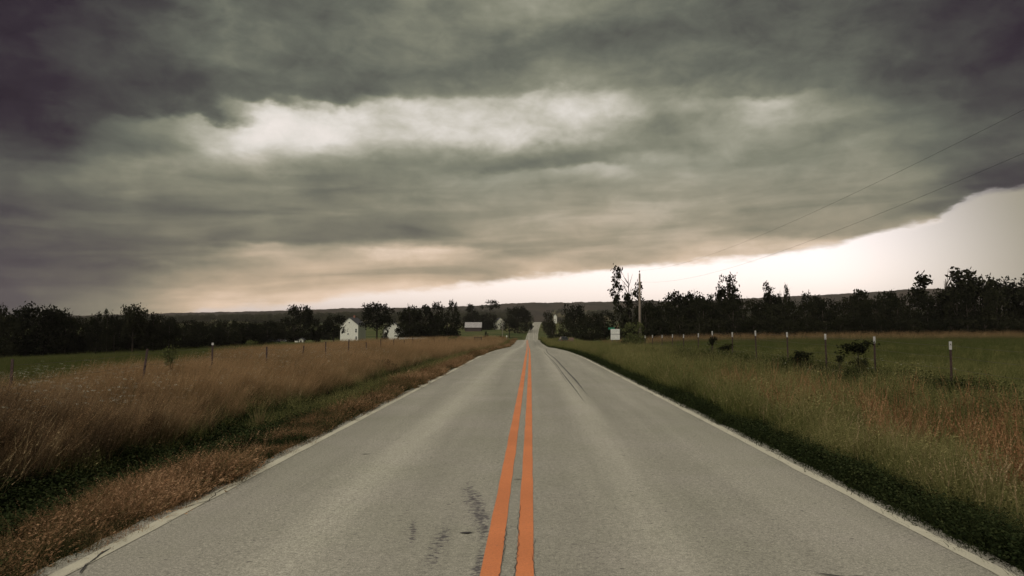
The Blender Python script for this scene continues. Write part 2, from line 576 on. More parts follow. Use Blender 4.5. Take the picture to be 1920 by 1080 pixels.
# ------------------------------------------------------------------ road
def strip(name, d0, d1, y0, y1, lift, mat, step=None, jitter=0.0, kind='structure', seed=1, cols=2, thin=0.0):
    """a ribbon lying along the road between two offsets from its middle"""
    ys = spaced(y0, y1, 0.12 if jitter else 0.5, 1.012, 3.0) if step is None else np.arange(y0, y1 + step, step)
    rg = np.random.default_rng(seed)
    f = np.linspace(0, 1, cols)
    V = []
    for i, y in enumerate(ys):
        a = d0(y) if callable(d0) else d0
        b = d1(y) if callable(d1) else d1
        j0, j1 = rg.normal(0, jitter, 2) if jitter else (0, 0)
        a, b = a + j0, b + j1
        for k in f:
            d = a + (b - a) * k
            V.append((d + float(road_cx(y)), y, float(road_z(y)) + lift))
    n, m = len(ys), cols
    idx = np.arange(n * m).reshape(n, m)
    F = np.stack([idx[:-1, :-1], idx[:-1, 1:], idx[1:, 1:], idx[1:, :-1]], -1).reshape(-1, 4)
    return link(name, new_mesh(name, np.array(V), F, [mat], True), kind=kind)


def asphalt_material():
    m, t, b = material('worn chip seal asphalt', 0.82, 0.3)
    g = t.nodes.new('ShaderNodeNewGeometry')
    P = g.outputs['Position']
    x, y, z = separate(t, P)
    M = lambda op, a, b_=None, c=None, cl=False: math_node(t, op, a, b_, c, cl)

    def bell(v, mu, s):
        q = M('DIVIDE', M('SUBTRACT', v, mu), s)
        return M('POWER', 2.718, M('MULTIPLY', M('MULTIPLY', q, q), -1.0))
    long_ = combine(t, M('MULTIPLY', x, 1.2), M('MULTIPLY', y, 0.06), 0.0)
    n_long = noise_node(t, long_, 1.6, 5, 0.6)
    n_pat = noise_node(t, P, 0.55, 5, 0.6)
    n_chip = noise_node(t, P, 95, 3, 0.75)
    n_chip2 = noise_node(t, P, 34, 4, 0.7)
    # polished wheel tracks are paler
    tr = M('ADD', M('ADD', bell(x, -1.68, .36), M('MULTIPLY', bell(x, 1.0, .30), 0.85)), M('MULTIPLY', bell(x, 2.35, .35), 0.35))
    v = M('ADD', M('ADD', 0.252, M('MULTIPLY', tr, 0.085)), M('MULTIPLY', M('SUBTRACT', n_long, 0.5), 0.16))
    v = M('ADD', v, M('MULTIPLY', M('SUBTRACT', n_pat, 0.5), 0.10))
    v = M('MULTIPLY', v, M('ADD', 1.0, M('MULTIPLY', M('SUBTRACT', n_chip, 0.5), 2.6)))
    v = M('MULTIPLY', v, M('ADD', 1.0, M('MULTIPLY', M('SUBTRACT', n_chip2, 0.5), 1.5)))
    # the sealed patch further down the right lane
    patch = M('MULTIPLY', bell(x, 1.0, .75), M('MULTIPLY', bell(y, 155, 32), 0.38))
    v = M('MULTIPLY', v, M('SUBTRACT', 1.0, patch))
    # worn-through bitumen beside the left yellow line: short cross streaks
    streak = noise_node(t, combine(t, M('MULTIPLY', x, 17.0), M('MULTIPLY', y, 21.0), 0.0), 1.0, 4, 0.65)
    fl = noise_node(t, combine(t, M('MULTIPLY', x, 5.0), M('MULTIPLY', y, 3.0), 4.0), 1.0, 4, 0.6)
    xl = M('ADD', x, M('MULTIPLY', M('SUBTRACT', y, 6.0), 0.155))      # slanting axis of the stain
    s1 = M('MULTIPLY', M('MULTIPLY', bell(xl, -.41, .15), bell(y, 6.5, 1.6)), 0.80)
    s2 = M('MULTIPLY', M('MULTIPLY', bell(x, -.70, .10), bell(y, 5.5, 1.1)), 0.74)
    s3 = M('MULTIPLY', M('MULTIPLY', bell(M('ADD', x, M('MULTIPLY', M('SUBTRACT', y, 5.8), .16)), -.95, .05), bell(y, 5.75, .6)), 0.76)
    s4 = M('MULTIPLY', M('MULTIPLY', bell(x, -.36, .07), bell(y, 5.0, .85)), 0.80)
    st = M('MAXIMUM', M('MAXIMUM', s1, s2), M('MAXIMUM', s3, s4))
    thr = M('SUBTRACT', 0.74, M('MULTIPLY', st, 0.42))
    mixn = M('ADD', M('MULTIPLY', streak, 0.72), M('MULTIPLY', fl, 0.28))
    stain = M('MULTIPLY', M('MULTIPLY', M('SUBTRACT', mixn, thr), 9.0, None, True), 0.80)
    # scattered pop-outs all over
    pop = noise_node(t, combine(t, M('MULTIPLY', x, 14.0), M('MULTIPLY', y, 22.0), 7.0), 1.0, 2, 0.5)
    popm = M('MULTIPLY', M('MULTIPLY', M('SUBTRACT', pop, 0.675), 18.0, None, True), 0.75)
    tint = ramp_node(t, n_pat, [(0.3, (1.0, .945, .75)), (0.7, (1.0, .915, .775))])
    vv = t.nodes.new('ShaderNodeCombineColor')
    for i in range(3):
        t.links.new(v, vv.inputs[i])
    c = mix_rgb(t, 1.0, vv.outputs[0], tint, 'MULTIPLY')
    c = mix_rgb(t, popm, c, (.055, .047, .048, 1))
    c = mix_rgb(t, stain, c, (.042, .034, .046, 1))
    t.links.new(c, b.inputs['Base Color'])
    bm = t.nodes.new('ShaderNodeBump')
    bm.inputs['Strength'].default_value = 0.5
    bm.inputs['Distance'].default_value = 0.006
    t.links.new(n_chip, bm.inputs['Height'])
    t.links.new(bm.outputs[0], b.inputs['Normal'])
    return m


def paint(name, c, worn, amount=0.62):
    m, t, b = material(name, 0.7, 0.3)
    g = t.nodes.new('ShaderNodeNewGeometry')
    P = g.outputs['Position']
    x, y, z = separate(t, P)
    n = noise_node(t, combine(t, math_node(t, 'MULTIPLY', x, 12.0), math_node(t, 'MULTIPLY', y, 3.0), 0.0), 1.0, 6, 0.7)
    f = noise_node(t, P, 80, 2, 0.6)
    big = noise_node(t, P, 0.8, 3, 0.6)
    shade = ramp_node(t, f, [(0.25, tuple(k * .80 for k in c)), (0.75, tuple(k * 1.12 for k in c))])
    shade = mix_rgb(t, 1.0, shade, ramp_node(t, big, [(.3, (.88, .88, .88)), (.7, (1.08, 1.08, 1.08))]), 'MULTIPLY')
    pit = noise_node(t, P, 26, 4, 0.75)
    wear = math_node(t, 'MAXIMUM', math_node(t, 'MULTIPLY', math_node(t, 'SUBTRACT', n, amount), 14.0, None, True), math_node(t, 'MULTIPLY', math_node(t, 'SUBTRACT', pit, .635), 9.0, None, True))
    t.links.new(mix_rgb(t, wear, shade, (*worn, 1)), b.inputs['Base Color'])
    return m


M_ASPHALT = asphalt_material()
M_YELLOW = paint('orange yellow road paint', (.57, .185, .070), (.10, .075, .06), 0.70)
M_WHITE = paint('aged white road paint', (.47, .435, .34), (.15, .135, .11), 0.62)
M_TAR = mottled('black tyre rubber on asphalt', (.055, .048, .045), (.12, .11, .10), 6, 0.7)


def build_road():
    edge = lambda s: (lambda y: s * (ROAD_HALF + 0.05 * (value_noise(y * 1.7, s * 3.0, 4) - .5) + 0.06 * (value_noise(y * 6.1, s * 9.0, 5) - .5)))
    ys = np.concatenate([np.arange(-40, 3, 1.0), spaced(3, 800, 0.12, 1.012, 3.0)])
    cols = np.linspace(-1, 1, 13)
    V = []
    for y in ys:
        l, r = edge(-1)(y), edge(1)(y)
        cx, z = float(road_cx(y)), float(road_z(y))
        for k in cols:
            d = (l + r) / 2 + (r - l) / 2 * k
            V.append((cx + d, y, z + 0.012 - 0.018 * (abs(k)) ** 2))
    n, m = len(ys), len(cols)
    idx = np.arange(n * m).reshape(n, m)
    F = np.stack([idx[:-1, :-1], idx[:-1, 1:], idx[1:, 1:], idx[1:, :-1]], -1).reshape(-1, 4)
    link('road', new_mesh('road', np.array(V), F, [M_ASPHALT], True), kind='structure')
    # the crown of the road falls about 2 cm to its edges
    top = lambda d: 0.012 - 0.018 * (abs(d) / ROAD_HALF) ** 2
    strip('centre_line', -.337, -.209, -20, 240, top(.28) + .004, M_YELLOW, jitter=.002, seed=2)
    strip('centre_line', -.106, .012, -20, 240, top(.05) + .004, M_YELLOW, jitter=.002, seed=3)
    strip('edge_line', -3.155, -3.04, -20, 700, top(3.03) + .004, M_WHITE, jitter=.006, seed=4)
    strip('edge_line', 3.04, 3.155, -20, 700, top(3.03) + .004, M_WHITE, jitter=.006, seed=5)
    wob = lambda base, s: (lambda y: base + .012 * math.sin(y * .35 + s) - .12 * float(smooth(30, 52, y)) + .45 * float(smooth(52, 80, y)))
    strip('skid_mark', wob(1.375, 0), lambda y: wob(1.375, 0)(y) + .062 * float(smooth(17, 24, y)), 17.5, 76, top(1.3) + .004, M_TAR, jitter=.004, seed=6)
    strip('skid_mark', wob(1.165, 2), lambda y: wob(1.165, 2)(y) + .034 * float(smooth(15, 22, y)), 15.5, 60, top(1.2) + .004, M_TAR, jitter=.005, seed=7)
    strip('skid_mark', wob(1.10, 2), lambda y: wob(1.10, 2)(y) + .016 * float(smooth(21, 26, y)), 21, 40, top(1.2) + .004, M_TAR, jitter=.003, seed=8)
    # cracks: thin dark wandering lines in the surface
    M_CRACK = mottled('dark crack filler', (.030, .026, .026), (.055, .05, .05), 20, 0.9)

    def crack(pts, w, seed):
        rg = random.Random(seed)
        path = []
        for (xa, ya), (xb, yb) in zip(pts, pts[1:]):
            n_ = max(2, int(math.hypot(xb - xa, yb - ya) / .05))
            for i in range(n_):
                t = i / n_
                path.append((xa + (xb - xa) * t + rg.gauss(0, .006), ya + (yb - ya) * t + rg.gauss(0, .006)))
        path.append(pts[-1])
        V, F = [], []
        for i, (x, y) in enumerate(path):
            a, b = path[max(i - 1, 0)], path[min(i + 1, len(path) - 1)]
            tx, ty = b[0] - a[0], b[1] - a[1]
            l = math.hypot(tx, ty) or 1
            ww = w * rg.uniform(.4, 1.2) * (.3 if i in (0, len(path) - 1) else 1)
            nx, ny = -ty / l * ww / 2, tx / l * ww / 2
            z = float(road_z(y)) + top(x) + .0085
            V += [(x + nx, y + ny, z), (x - nx, y - ny, z)]
        for i in range(len(path) - 1):
            F.append((2 * i, 2 * i + 1, 2 * i + 3, 2 * i + 2))
        link('road_crack', new_mesh('road_crack', V, F, [M_CRACK]), kind='structure')
    crack([(-3.10, 5.3), (-3.06, 5.05), (-3.02, 4.86), (-2.97, 4.75)], .016, 1)
    crack([(-3.14, 7.9), (-3.05, 7.6), (-3.11, 7.2), (-3.04, 6.8), (-3.12, 6.5)], .009, 2)
    crack([(1.86, 4.86), (2.02, 4.80), (2.16, 4.82)], .02, 3)
    crack([(-.205, 7.75), (-.108, 7.76)], .03, 4)
    crack([(-.56, 5.73), (-.46, 5.74)], .04, 5)
    crack([(-2.2, 9.3), (-2.08, 9.32)], .03, 6)
    crack([(-.208, 5.9), (-.2, 5.4), (-.206, 4.9), (-.198, 4.4)], .005, 7)
    crack([(-.108, 6.6), (-.112, 6.0), (-.104, 5.5), (-.111, 4.6)], .005, 8)
    crack([(.016, 5.6), (.012, 5.1), (.018, 4.5)], .004, 9)
    crack([(2.6, 13.0), (1.9, 13.3), (1.3, 13.15)], .010, 10)
    crack([(-2.9, 17.5), (-2.1, 17.9), (-1.2, 17.7), (-.5, 18.0)], .014, 11)
    # pale concrete side drive on the right, beyond the sign
    m = mottled('pale concrete drive', (.30, .28, .24), (.42, .40, .34), 1.5)
    V, F = [], []
    xs = np.linspace(3.05, 34, 20)
    for i, x in enumerate(xs):
        t = (x - 3.05) / 31
        w = 2.3 + 3.0 * (1 - min(1, t * 5)) ** 2
        for s in (-1, 1):
            y = 117 + s * w
            cx = float(road_cx(y))
            zz = max(float(road_z(y)) + .002, gz(cx + x, y) + .03) if x > 3.4 else float(road_z(y)) - .004
            V.append((cx + x, y, zz))
    for i in range(len(xs) - 1):
        F.append((2 * i, 2 * i + 2, 2 * i + 3, 2 * i + 1))
    link('driveway', new_mesh('driveway', V, F, [m]), kind='structure')


build_road()

# ------------------------------------------------------------------ plant materials
def plant_material(name, stops, tip=None, patch=0.35, translucent=0.35, rough=0.8, obj_var=0.3):
    """stops: colours over the per-leaf tint attribute; tip: colour the blade takes towards its end"""
    m = bpy.data.materials.new(name)
    m.use_nodes = True
    t = m.node_tree
    for n in list(t.nodes):
        t.nodes.remove(n)
    out = t.nodes.new('ShaderNodeOutputMaterial')
    a = t.nodes.new('ShaderNodeAttribute')
    a.attribute_name = 'tint'
    oi = t.nodes.new('ShaderNodeObjectInfo')
    g = t.nodes.new('ShaderNodeNewGeometry')
    f = math_node(t, 'ADD', math_node(t, 'MULTIPLY', a.outputs['Fac'], 0.6), math_node(t, 'MULTIPLY', oi.outputs['Random'], 0.4))
    n = noise_node(t, g.outputs['Position'], 0.35, 3, 0.6)
    f = math_node(t, 'ADD', f, math_node(t, 'MULTIPLY', math_node(t, 'SUBTRACT', n, 0.5), patch * 3), None, True)
    c = ramp_node(t, f, stops)
    if tip is not None:
        al = t.nodes.new('ShaderNodeAttribute')
        al.attribute_name = 'along'
        k = math_node(t, 'DIVIDE', math_node(t, 'SUBTRACT', al.outputs['Fac'], 0.45), 0.35, None, True)
        k = math_node(t, 'MULTIPLY', k, 0.85)
        c2 = ramp_node(t, f, tip)
        c = mix_rgb(t, k, c, c2)
    d = t.nodes.new('ShaderNodeBsdfDiffuse')
    t.links.new(c, d.inputs['Color'])
    tr = t.nodes.new('ShaderNodeBsdfTranslucent')
    t.links.new(c, tr.inputs['Color'])
    mx = t.nodes.new('ShaderNodeMixShader')
    mx.inputs[0].default_value = translucent
    t.links.new(d.outputs[0], mx.inputs[1])
    t.links.new(tr.outputs[0], mx.inputs[2])
    t.links.new(mx.outputs[0], out.inputs['Surface'])
    return m


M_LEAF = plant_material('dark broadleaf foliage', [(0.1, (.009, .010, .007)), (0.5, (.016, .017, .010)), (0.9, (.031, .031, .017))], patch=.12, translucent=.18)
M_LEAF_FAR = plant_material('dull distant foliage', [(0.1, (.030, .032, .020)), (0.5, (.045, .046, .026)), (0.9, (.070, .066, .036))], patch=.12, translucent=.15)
M_LEAF_GREEN = plant_material('fresh green sapling foliage', [(0.1, (.045, .055, .022)), (0.5, (.085, .095, .038)), (0.9, (.14, .14, .062))], patch=.1, translucent=.3)
M_BARK = mottled('grey brown bark', (.022, .018, .014), (.060, .048, .038), 6, 0.95, 0.1, 6, 0.6)
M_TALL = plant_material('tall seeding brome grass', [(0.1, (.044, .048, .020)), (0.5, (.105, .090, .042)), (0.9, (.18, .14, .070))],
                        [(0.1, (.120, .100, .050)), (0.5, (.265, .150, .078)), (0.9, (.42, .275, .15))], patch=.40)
M_TALL_DIM = plant_material('dusky purple brown grass', [(0.1, (.024, .024, .013)), (0.5, (.052, .046, .025)), (0.9, (.10, .082, .045))],
                        [(0.1, (.060, .044, .028)), (0.5, (.125, .078, .048)), (0.9, (.25, .17, .10))], patch=.40)  # darker copy of the tall grass: vignette shade put into its colour
M_STRAW = plant_material('pale straw stems', [(0.1, (.12, .10, .045)), (0.9, (.26, .20, .10))], [(0.1, (.22, .15, .08)), (0.9, (.42, .31, .18))], patch=.2)
M_GREEN = plant_material('green verge grass', [(0.1, (.026, .038, .010)), (0.5, (.085, .100, .028)), (0.9, (.19, .185, .062))],
                         [(0.15, (.105, .115, .038)), (0.5, (.165, .155, .062)), (0.9, (.30, .245, .115))], patch=.36)
M_DRY = plant_material('dry matted verge grass', [(0.15, (.035, .045, .016)), (0.5, (.10, .068, .032)), (0.9, (.19, .105, .052))],
                       [(0.15, (.045, .052, .020)), (0.45, (.120, .085, .042)), (0.7, (.26, .140, .075)), (0.95, (.50, .32, .19))], patch=.45)
M_WEED = plant_material('dark roadside weeds', [(0.1, (.009, .012, .006)), (0.5, (.018, .025, .010)), (0.9, (.040, .046, .018))], patch=.2, translucent=.2)
M_RUST = plant_material('rusty seed stalks', [(0.1, (.10, .062, .026)), (0.5, (.17, .090, .040)), (0.9, (.22, .13, .055))],
                        [(0.1, (.14, .075, .038)), (0.5, (.25, .125, .062)), (0.9, (.42, .245, .13))], patch=.2)
M_FIELD = plant_material('grazed field grass', [(0.1, (.038, .052, .016)), (0.5, (.064, .080, .024)), (0.9, (.10, .105, .036))],
                         [(0.1, (.055, .066, .022)), (0.5, (.090, .095, .034)), (0.9, (.15, .12, .05))], patch=.2)
M_FLOWER = plant_material('white umbel flowers', [(0.1, (.30, .30, .23)), (0.9, (.5, .48, .40))], patch=0, translucent=.3)
M_STEM = plant_material('flower stems', [(0.1, (.04, .055, .02)), (0.9, (.08, .08, .03))], patch=0)


# ------------------------------------------------------------------ grass tufts
def tuft(name, seed, mats, n=28, radius=.16, h=.6, hv=.25, w=.005, wind=(.18, .02), lean=.25, curve=.35, head=0.0, head_len=.16, head_w=.02, head_bits=6,
         leaf=False, flower=False, plume=False):
    rg = np.random.default_rng(seed)
    V, F, T, A, FM = [], [], [], [], []

    def quad(p, tint, al, fm=0):
        b = len(V)
        V.extend(p)
        F.append((b, b + 1, b + 2, b + 3))
        T.extend([tint] * 4)
        A.extend(al)
        FM.append(fm)
    for i in range(n):
        r = radius * math.sqrt(rg.random())
        a = rg.random() * 2 * math.pi
        base = np.array([r * math.cos(a), r * math.sin(a), -.03])
        hh = h * (1 + hv * (rg.random() * 2 - 1)) * (1 - .25 * r / radius)
        tint = rg.random()
        la = rg.random() * 2 * math.pi
        dirv = np.array([math.cos(la) * lean * rg.random() + wind[0], math.sin(la) * lean * rg.random() + wind[1], 0]) * hh
        cv = curve * rg.random() * hh
        wa = rg.random() * math.pi
        side = np.array([math.cos(wa), math.sin(wa), 0])

        def pt(t):
            return base + dirv * t * (.55 + .45 * t) + np.array([dirv[0], dirv[1], 0]) / (np.linalg.norm(dirv) + 1e-6) * cv * t * t * .6 + np.array([0, 0, hh * t - cv * .45 * t**2.5])
        if leaf:
            # a leafy weed: stem with broad leaves
            k = 5
            for j in range(k):
                t = (j + .6 + .5 * rg.random()) / (k + .2)
                c = pt(t)
                b_ = rg.random() * 2 * math.pi
                o = np.array([math.cos(b_), math.sin(b_), .25 * rg.normal() + .1])
                s_ = np.array([-math.sin(b_), math.cos(b_), .3 * rg.normal()])
                L, W = w * (2.2 + rg.random()), w * (.7 + .4 * rg.random())
                tt = np.clip(tint + .3 * rg.normal(), 0, 1)
                quad([c, c + o * L * .5 + s_ * W, c + o * L + np.array([0, 0, -.25 * L]), c + o * L * .5 - s_ * W], tt, [t] * 4)
            continue
        segs = 3
        prev = None
        for j in range(segs + 1):
            t = j / segs
            wd = w * (1 - t * .9) * (1.0 if not head else .8)
            c = pt(t)
            cur = (c - side * wd / 2, c + side * wd / 2, t)
            if prev is not None:
                quad([prev[0], prev[1], cur[1], cur[0]], tint, [prev[2], prev[2], cur[2], cur[2]])
            prev = cur
        if rg.random() < head:
            top = pt(1.0)
            d = pt(1.0) - pt(.9)
            d /= np.linalg.norm(d) + 1e-9
            tt = min(1, tint * .7 + .3)
            for j in range(head_bits):
                u = j / max(1, head_bits - 1)
                c = top - d * head_len * (1 - u) + d * .01
                b_ = rg.random() * 2 * math.pi
                o = np.array([math.cos(b_), math.sin(b_), -.2 - .5 * rg.random()]) * (.5 if plume else 1)
                L = head_w * (1.15 - .7 * u) * (.6 + .8 * rg.random())
                o = o * L + d * L * 1.2
                s_ = np.array([-math.sin(b_), math.cos(b_), .5]) * L * .28
                quad([c, c + o * .55 + s_, c + o, c + o * .55 - s_], tt, [1.0] * 4)
        if flower:
            top = pt(1.0)
            R_ = .022 + .018 * rg.random()
            for j in range(9):
                b_ = rg.random() * 2 * math.pi
                rr = R_ * math.sqrt(rg.random())
                c = top + np.array([rr * math.cos(b_), rr * math.sin(b_), .012 - rr * .25 + .006 * rg.normal()])
                e = .007 + .004 * rg.random()
                quad([c + np.array([e, 0, 0]), c + np.array([0, e, .002]), c - np.array([e, 0, 0]), c - np.array([0, e, -.002])], rg.random(), [1.0] * 4, 1)
    me = new_mesh(name, np.array(V), np.array(F), mats, False, FM)
    at_ = me.attributes.new('tint', 'FLOAT', 'POINT')
    at_.data.foreach_set('value', np.array(T, np.float32))
    at_ = me.attributes.new('along', 'FLOAT', 'POINT')
    at_.data.foreach_set('value', np.array(A, np.float32))
    return me


def tufts(kind, mats, count=5, **kw):
    c = bpy.data.collections.new(kind + ' tufts')
    for i in range(count):
        o = bpy.data.objects.new(kind + ' tuft', tuft(kind + ' tuft', 100 * len(bpy.data.collections) + i, mats, **kw))
        c.objects.link(o)
    return c


def scatter(name, source, xs, ys, smin=.8, smax=1.25, tilt=.1, seed=0, sink=0.0, spin=math.pi, zfun=None, grow=0.0, clumpy=0.0):
    """one stuff object: tufts of the source collection standing on the ground at the given points"""
    rg = np.random.default_rng(seed)
    n = len(xs)
    zs = (ground_z(xs, ys) if zfun is None else zfun(xs, ys)) - sink
    me = bpy.data.meshes.new(name)
    me.vertices.add(n)
    me.vertices.foreach_set('co', np.stack([xs, ys, zs], -1).astype(np.float32).ravel())
    sc = (smin + (smax - smin) * rg.random(n)) * (1 + grow * np.maximum(ys, 0))
    sc = sc * (1 + clumpy * 2.4 * (fbm(xs / .9, ys / .9, 77, 3) - .5))
    rot = np.stack([rg.normal(0, tilt, n), rg.normal(0, tilt, n), (rg.random(n) * 2 - 1) * spin], -1)
    for nm, ty, key, arr in (('size', 'FLOAT', 'value', sc), ('turn', 'FLOAT_VECTOR', 'vector', rot.ravel()),
                             ('pick', 'INT', 'value', rg.integers(0, len(source.objects), n))):
        a = me.attributes.new(nm, ty, 'POINT')
        a.data.foreach_set(key, np.asarray(arr, np.int32 if ty == 'INT' else np.float32))
    o = link(name, me, kind='stuff')
    for src in source.objects[:1]:
        for mt in src.data.materials:
            me.materials.append(mt)
    ng = bpy.data.node_groups.new(name, 'GeometryNodeTree')
    ng.interface.new_socket('Geometry', in_out='INPUT', socket_type='NodeSocketGeometry')
    ng.interface.new_socket('Geometry', in_out='OUTPUT', socket_type='NodeSocketGeometry')
    N, L = ng.nodes, ng.links
    gi, go = N.new('NodeGroupInput'), N.new('NodeGroupOutput')
    ci = N.new('GeometryNodeCollectionInfo')
    ci.inputs['Collection'].default_value = source
    ci.inputs['Separate Children'].default_value = True
    ci.inputs['Reset Children'].default_value = True
    ip = N.new('GeometryNodeInstanceOnPoints')
    ip.inputs['Pick Instance'].default_value = True

    def attr(nm, ty):
        a = N.new('GeometryNodeInputNamedAttribute')
        a.data_type = ty
        a.inputs['Name'].default_value = nm
        return next(s for s in a.outputs if s.enabled)
    L.new(gi.outputs[0], ip.inputs['Points'])
    L.new(ci.outputs[0], ip.inputs['Instance'])
    L.new(attr('pick', 'INT'), ip.inputs['Instance Index'])
    L.new(attr('turn', 'FLOAT_VECTOR'), ip.inputs['Rotation'])
    L.new(attr('size', 'FLOAT'), ip.inputs['Scale'])
    L.new(ip.outputs[0], go.inputs[0])
    md = o.modifiers.new('scatter', 'NODES')
    md.node_group = ng
    return o


def area(n, d0, d1, y0, y1, seed, keep=None, even=0.0):
    """random points beside the road: offsets d0..d1 (numbers or functions of y), denser close to the eye"""
    rg = np.random.default_rng(seed)
    y = np.where(rg.random(n) < even, y0 + (y1 - y0) * rg.random(n), y0 * (y1 / y0) ** rg.random(n))
    a = d0(y) if callable(d0) else d0
    b = d1(y) if callable(d1) else d1
    d = a + (b - a) * rg.random(n)
    x = d + road_cx(y)
    ok = np.abs(x) < .80 * y + 2.5
    if keep is not None:
        ok &= keep(d, y, rg)
    return x[ok], y[ok]


def build_grass():
    T_TALL = tufts('tall brown grass', [M_TALL], 6, n=26, radius=.17, h=.78, hv=.4, w=.0055, wind=(.18, .03), lean=.20, curve=.3, head=.7, head_len=.22, head_w=.013, head_bits=9)
    T_TALL_DIM = tufts('dusky brown grass', [M_TALL_DIM], 6, n=26, radius=.17, h=.78, hv=.4, w=.0055, wind=(.18, .03), lean=.20, curve=.3, head=.7, head_len=.22, head_w=.013, head_bits=9)
    T_GREEN = tufts('green grass', [M_GREEN], 6, n=32, radius=.16, h=.50, hv=.4, w=.006, wind=(.05, .02), lean=.32, curve=.55, head=.25, head_len=.12, head_w=.018)
    T_DRY = tufts('dry grass', [M_DRY], 6, n=56, radius=.15, h=.18, hv=.6, w=.0042, wind=(.02, .0), lean=.8, curve=.7, head=.6, head_len=.08, head_w=.012, head_bits=7)
    T_SHORT = tufts('short dark grass', [M_WEED], 6, n=44, radius=.17, h=.15, hv=.6, w=.0055, wind=(.02, 0), lean=.9, curve=.8)
    T_WEED = tufts('weed', [M_WEED], 6, n=34, radius=.18, h=.17, hv=.6, w=.009, wind=(0, 0), lean=.5, curve=.2, leaf=True)
    T_BRAMBLE = tufts('bramble', [M_WEED], 5, n=60, radius=.34, h=.55, hv=.5, w=.014, wind=(.02, 0), lean=.6, curve=.5, leaf=True)
    T_RUST = tufts('rust stalk', [M_RUST], 6, n=6, radius=.10, h=1.05, hv=.3, w=.0065, wind=(.05, 0), lean=.22, curve=.2, head=1.0, head_len=.50, head_w=.026, head_bits=30, plume=True)
    T_FIELD = tufts('field grass', [M_FIELD], 5, n=36, radius=.30, h=.24, hv=.5, w=.008, wind=(.05, 0), lean=.4, curve=.5, head=.15, head_len=.06, head_w=.014)
    T_FLOWER = tufts('wild flower', [M_STEM, M_FLOWER], 5, n=2, radius=.10, h=.86, hv=.25, w=.005, wind=(.1, 0), lean=.2, curve=.1, flower=True)
    nz = lambda d, y, s, k: fbm(d / k, y / k, s)
    # left: tall brown grass from the ditch to well beyond the fence
    x, y = area(30000, -6.1, lambda y: -9.5 - .06 * y - 3.0 * smooth(10, 30, y), 4.2, 60, 1, lambda d, y, r: (nz(d, y, 41, 1.8) + .25 * smooth(6.0, 7.4, -d) > .47) | (r.random(len(d)) < .22))
    dimmed = RNG.random(len(x)) < 1 - smooth(7, 17, y + 5 * (nz(x, y, 49, 3.0) - .5))  # close to the eye the darker copy takes over, painting in the vignette
    scatter('tall_brown_grass', T_TALL, x[~dimmed], y[~dimmed], .68, 1.08, .12, 1, grow=.002, spin=.7, clumpy=.38)
    scatter('dimmed_brown_grass', T_TALL_DIM, x[dimmed], y[dimmed], .68, 1.08, .12, 51, grow=.002, spin=.7, clumpy=.5)
    x, y = area(5000, -6.6, -10.5, 4.5, 60, 31, lambda d, y, r: nz(d, y, 41, 1.8) + .25 * smooth(6.0, 7.4, -d) < .50)
    scatter('bramble_patches', T_BRAMBLE, x, y, .5, 1.1, .2, 31)
    x, y = area(26000, -5.6, lambda y: -12 - .20 * y, 45, 205, 2, lambda d, y, r: r.random(len(d)) < .25 + .75 * smooth(-38, -16, d), even=.35)
    scatter('tall_brown_grass', T_TALL, x, y, .8, 1.25, .10, 2, grow=.0035, spin=.6)
    x, y = area(1500, -5.8, -7.4, 9.0, 60, 3, lambda d, y, r: nz(d, y, 42, 1.6) > .45)
    scatter('green_grass', T_GREEN, x, y, .7, 1.1, .12, 3, grow=.004)
    # left ditch: dark weeds, with the ditch's own shade put into their tone
    x, y = area(20000, -4.15, -7.2, 3.6, 110, 4)
    scatter('ditch_weeds', T_WEED, x, y, .8, 1.6, .2, 4, grow=.006)
    # left verge: dry matted strip with green in it
    x, y = area(15000, -3.30, -4.35, 3.4, 200, 5, lambda d, y, r: (nz(d, y, 43, .7) > .50) | (r.random(len(d)) < .10))
    scatter('dry_verge_grass', T_DRY, x, y, .7, 1.35, .15, 5, grow=.008, clumpy=.8)
    x, y = area(9000, -3.28, -4.6, 3.4, 200, 6, lambda d, y, r: nz(d, y, 43, .9) < .54)
    scatter('verge_weeds', T_WEED, x, y, .45, .95, .2, 6, grow=.008)
    x, y = area(9000, -3.26, -4.5, 3.4, 200, 36)
    scatter('short_verge_grass', T_SHORT, x, y, .4, .95, .2, 36, grow=.008)
    x, y = area(4500, -4.0, -5.8, 14, 200, 7)
    scatter('green_grass', T_GREEN, x, y, .5, .9, .12, 7, grow=.006)
    # right verge: low dark weeds, then green grass up to the brambles at the fence
    x, y = area(6000, 3.34, 4.3, 3.4, 200, 8)
    scatter('verge_weeds', T_WEED, x, y, .55, 1.3, .2, 8, grow=.006)
    x, y = area(10000, 3.30, 4.2, 3.4, 200, 28)
    scatter('short_verge_grass', T_SHORT, x, y, .5, 1.5, .2, 28, grow=.006)
    x, y = area(32000, 3.75, 9.6, 3.8, 120, 9, lambda d, y, r: (nz(d, y, 48, 1.2) + .3 * smooth(3.7, 4.6, d) > .48) & (r.random(len(d)) < 1 - .8 * smooth(7.2, 9.5, d) * (1 - smooth(28, 50, y))))
    scatter('green_grass', T_GREEN, x, y, .75, 1.4, .12, 9, grow=.003, clumpy=.85)
    x, y = area(2100, 4.5, 8.6, 4.5, 24, 10, lambda d, y, r: (nz(d, y, 44, .8) > .55) & (d > 4.4 + .5 * r.random(len(d))))
    scatter('rusty_seed_stalks', T_RUST, x, y, .65, 1.12, .10, 10, spin=math.pi)
    x, y = area(8000, 7.6, 10.6, 6, 50, 11, lambda d, y, r: (nz(d, y, 45, 2.0) > .42))
    scatter('fence_brambles', T_BRAMBLE, x, y, .7, 1.25, .2, 11)
    x, y = area(7000, 3.4, 12, 60, 205, 12)
    scatter('green_grass', T_GREEN, x, y, .7, 1.2, .12, 12, grow=.006)
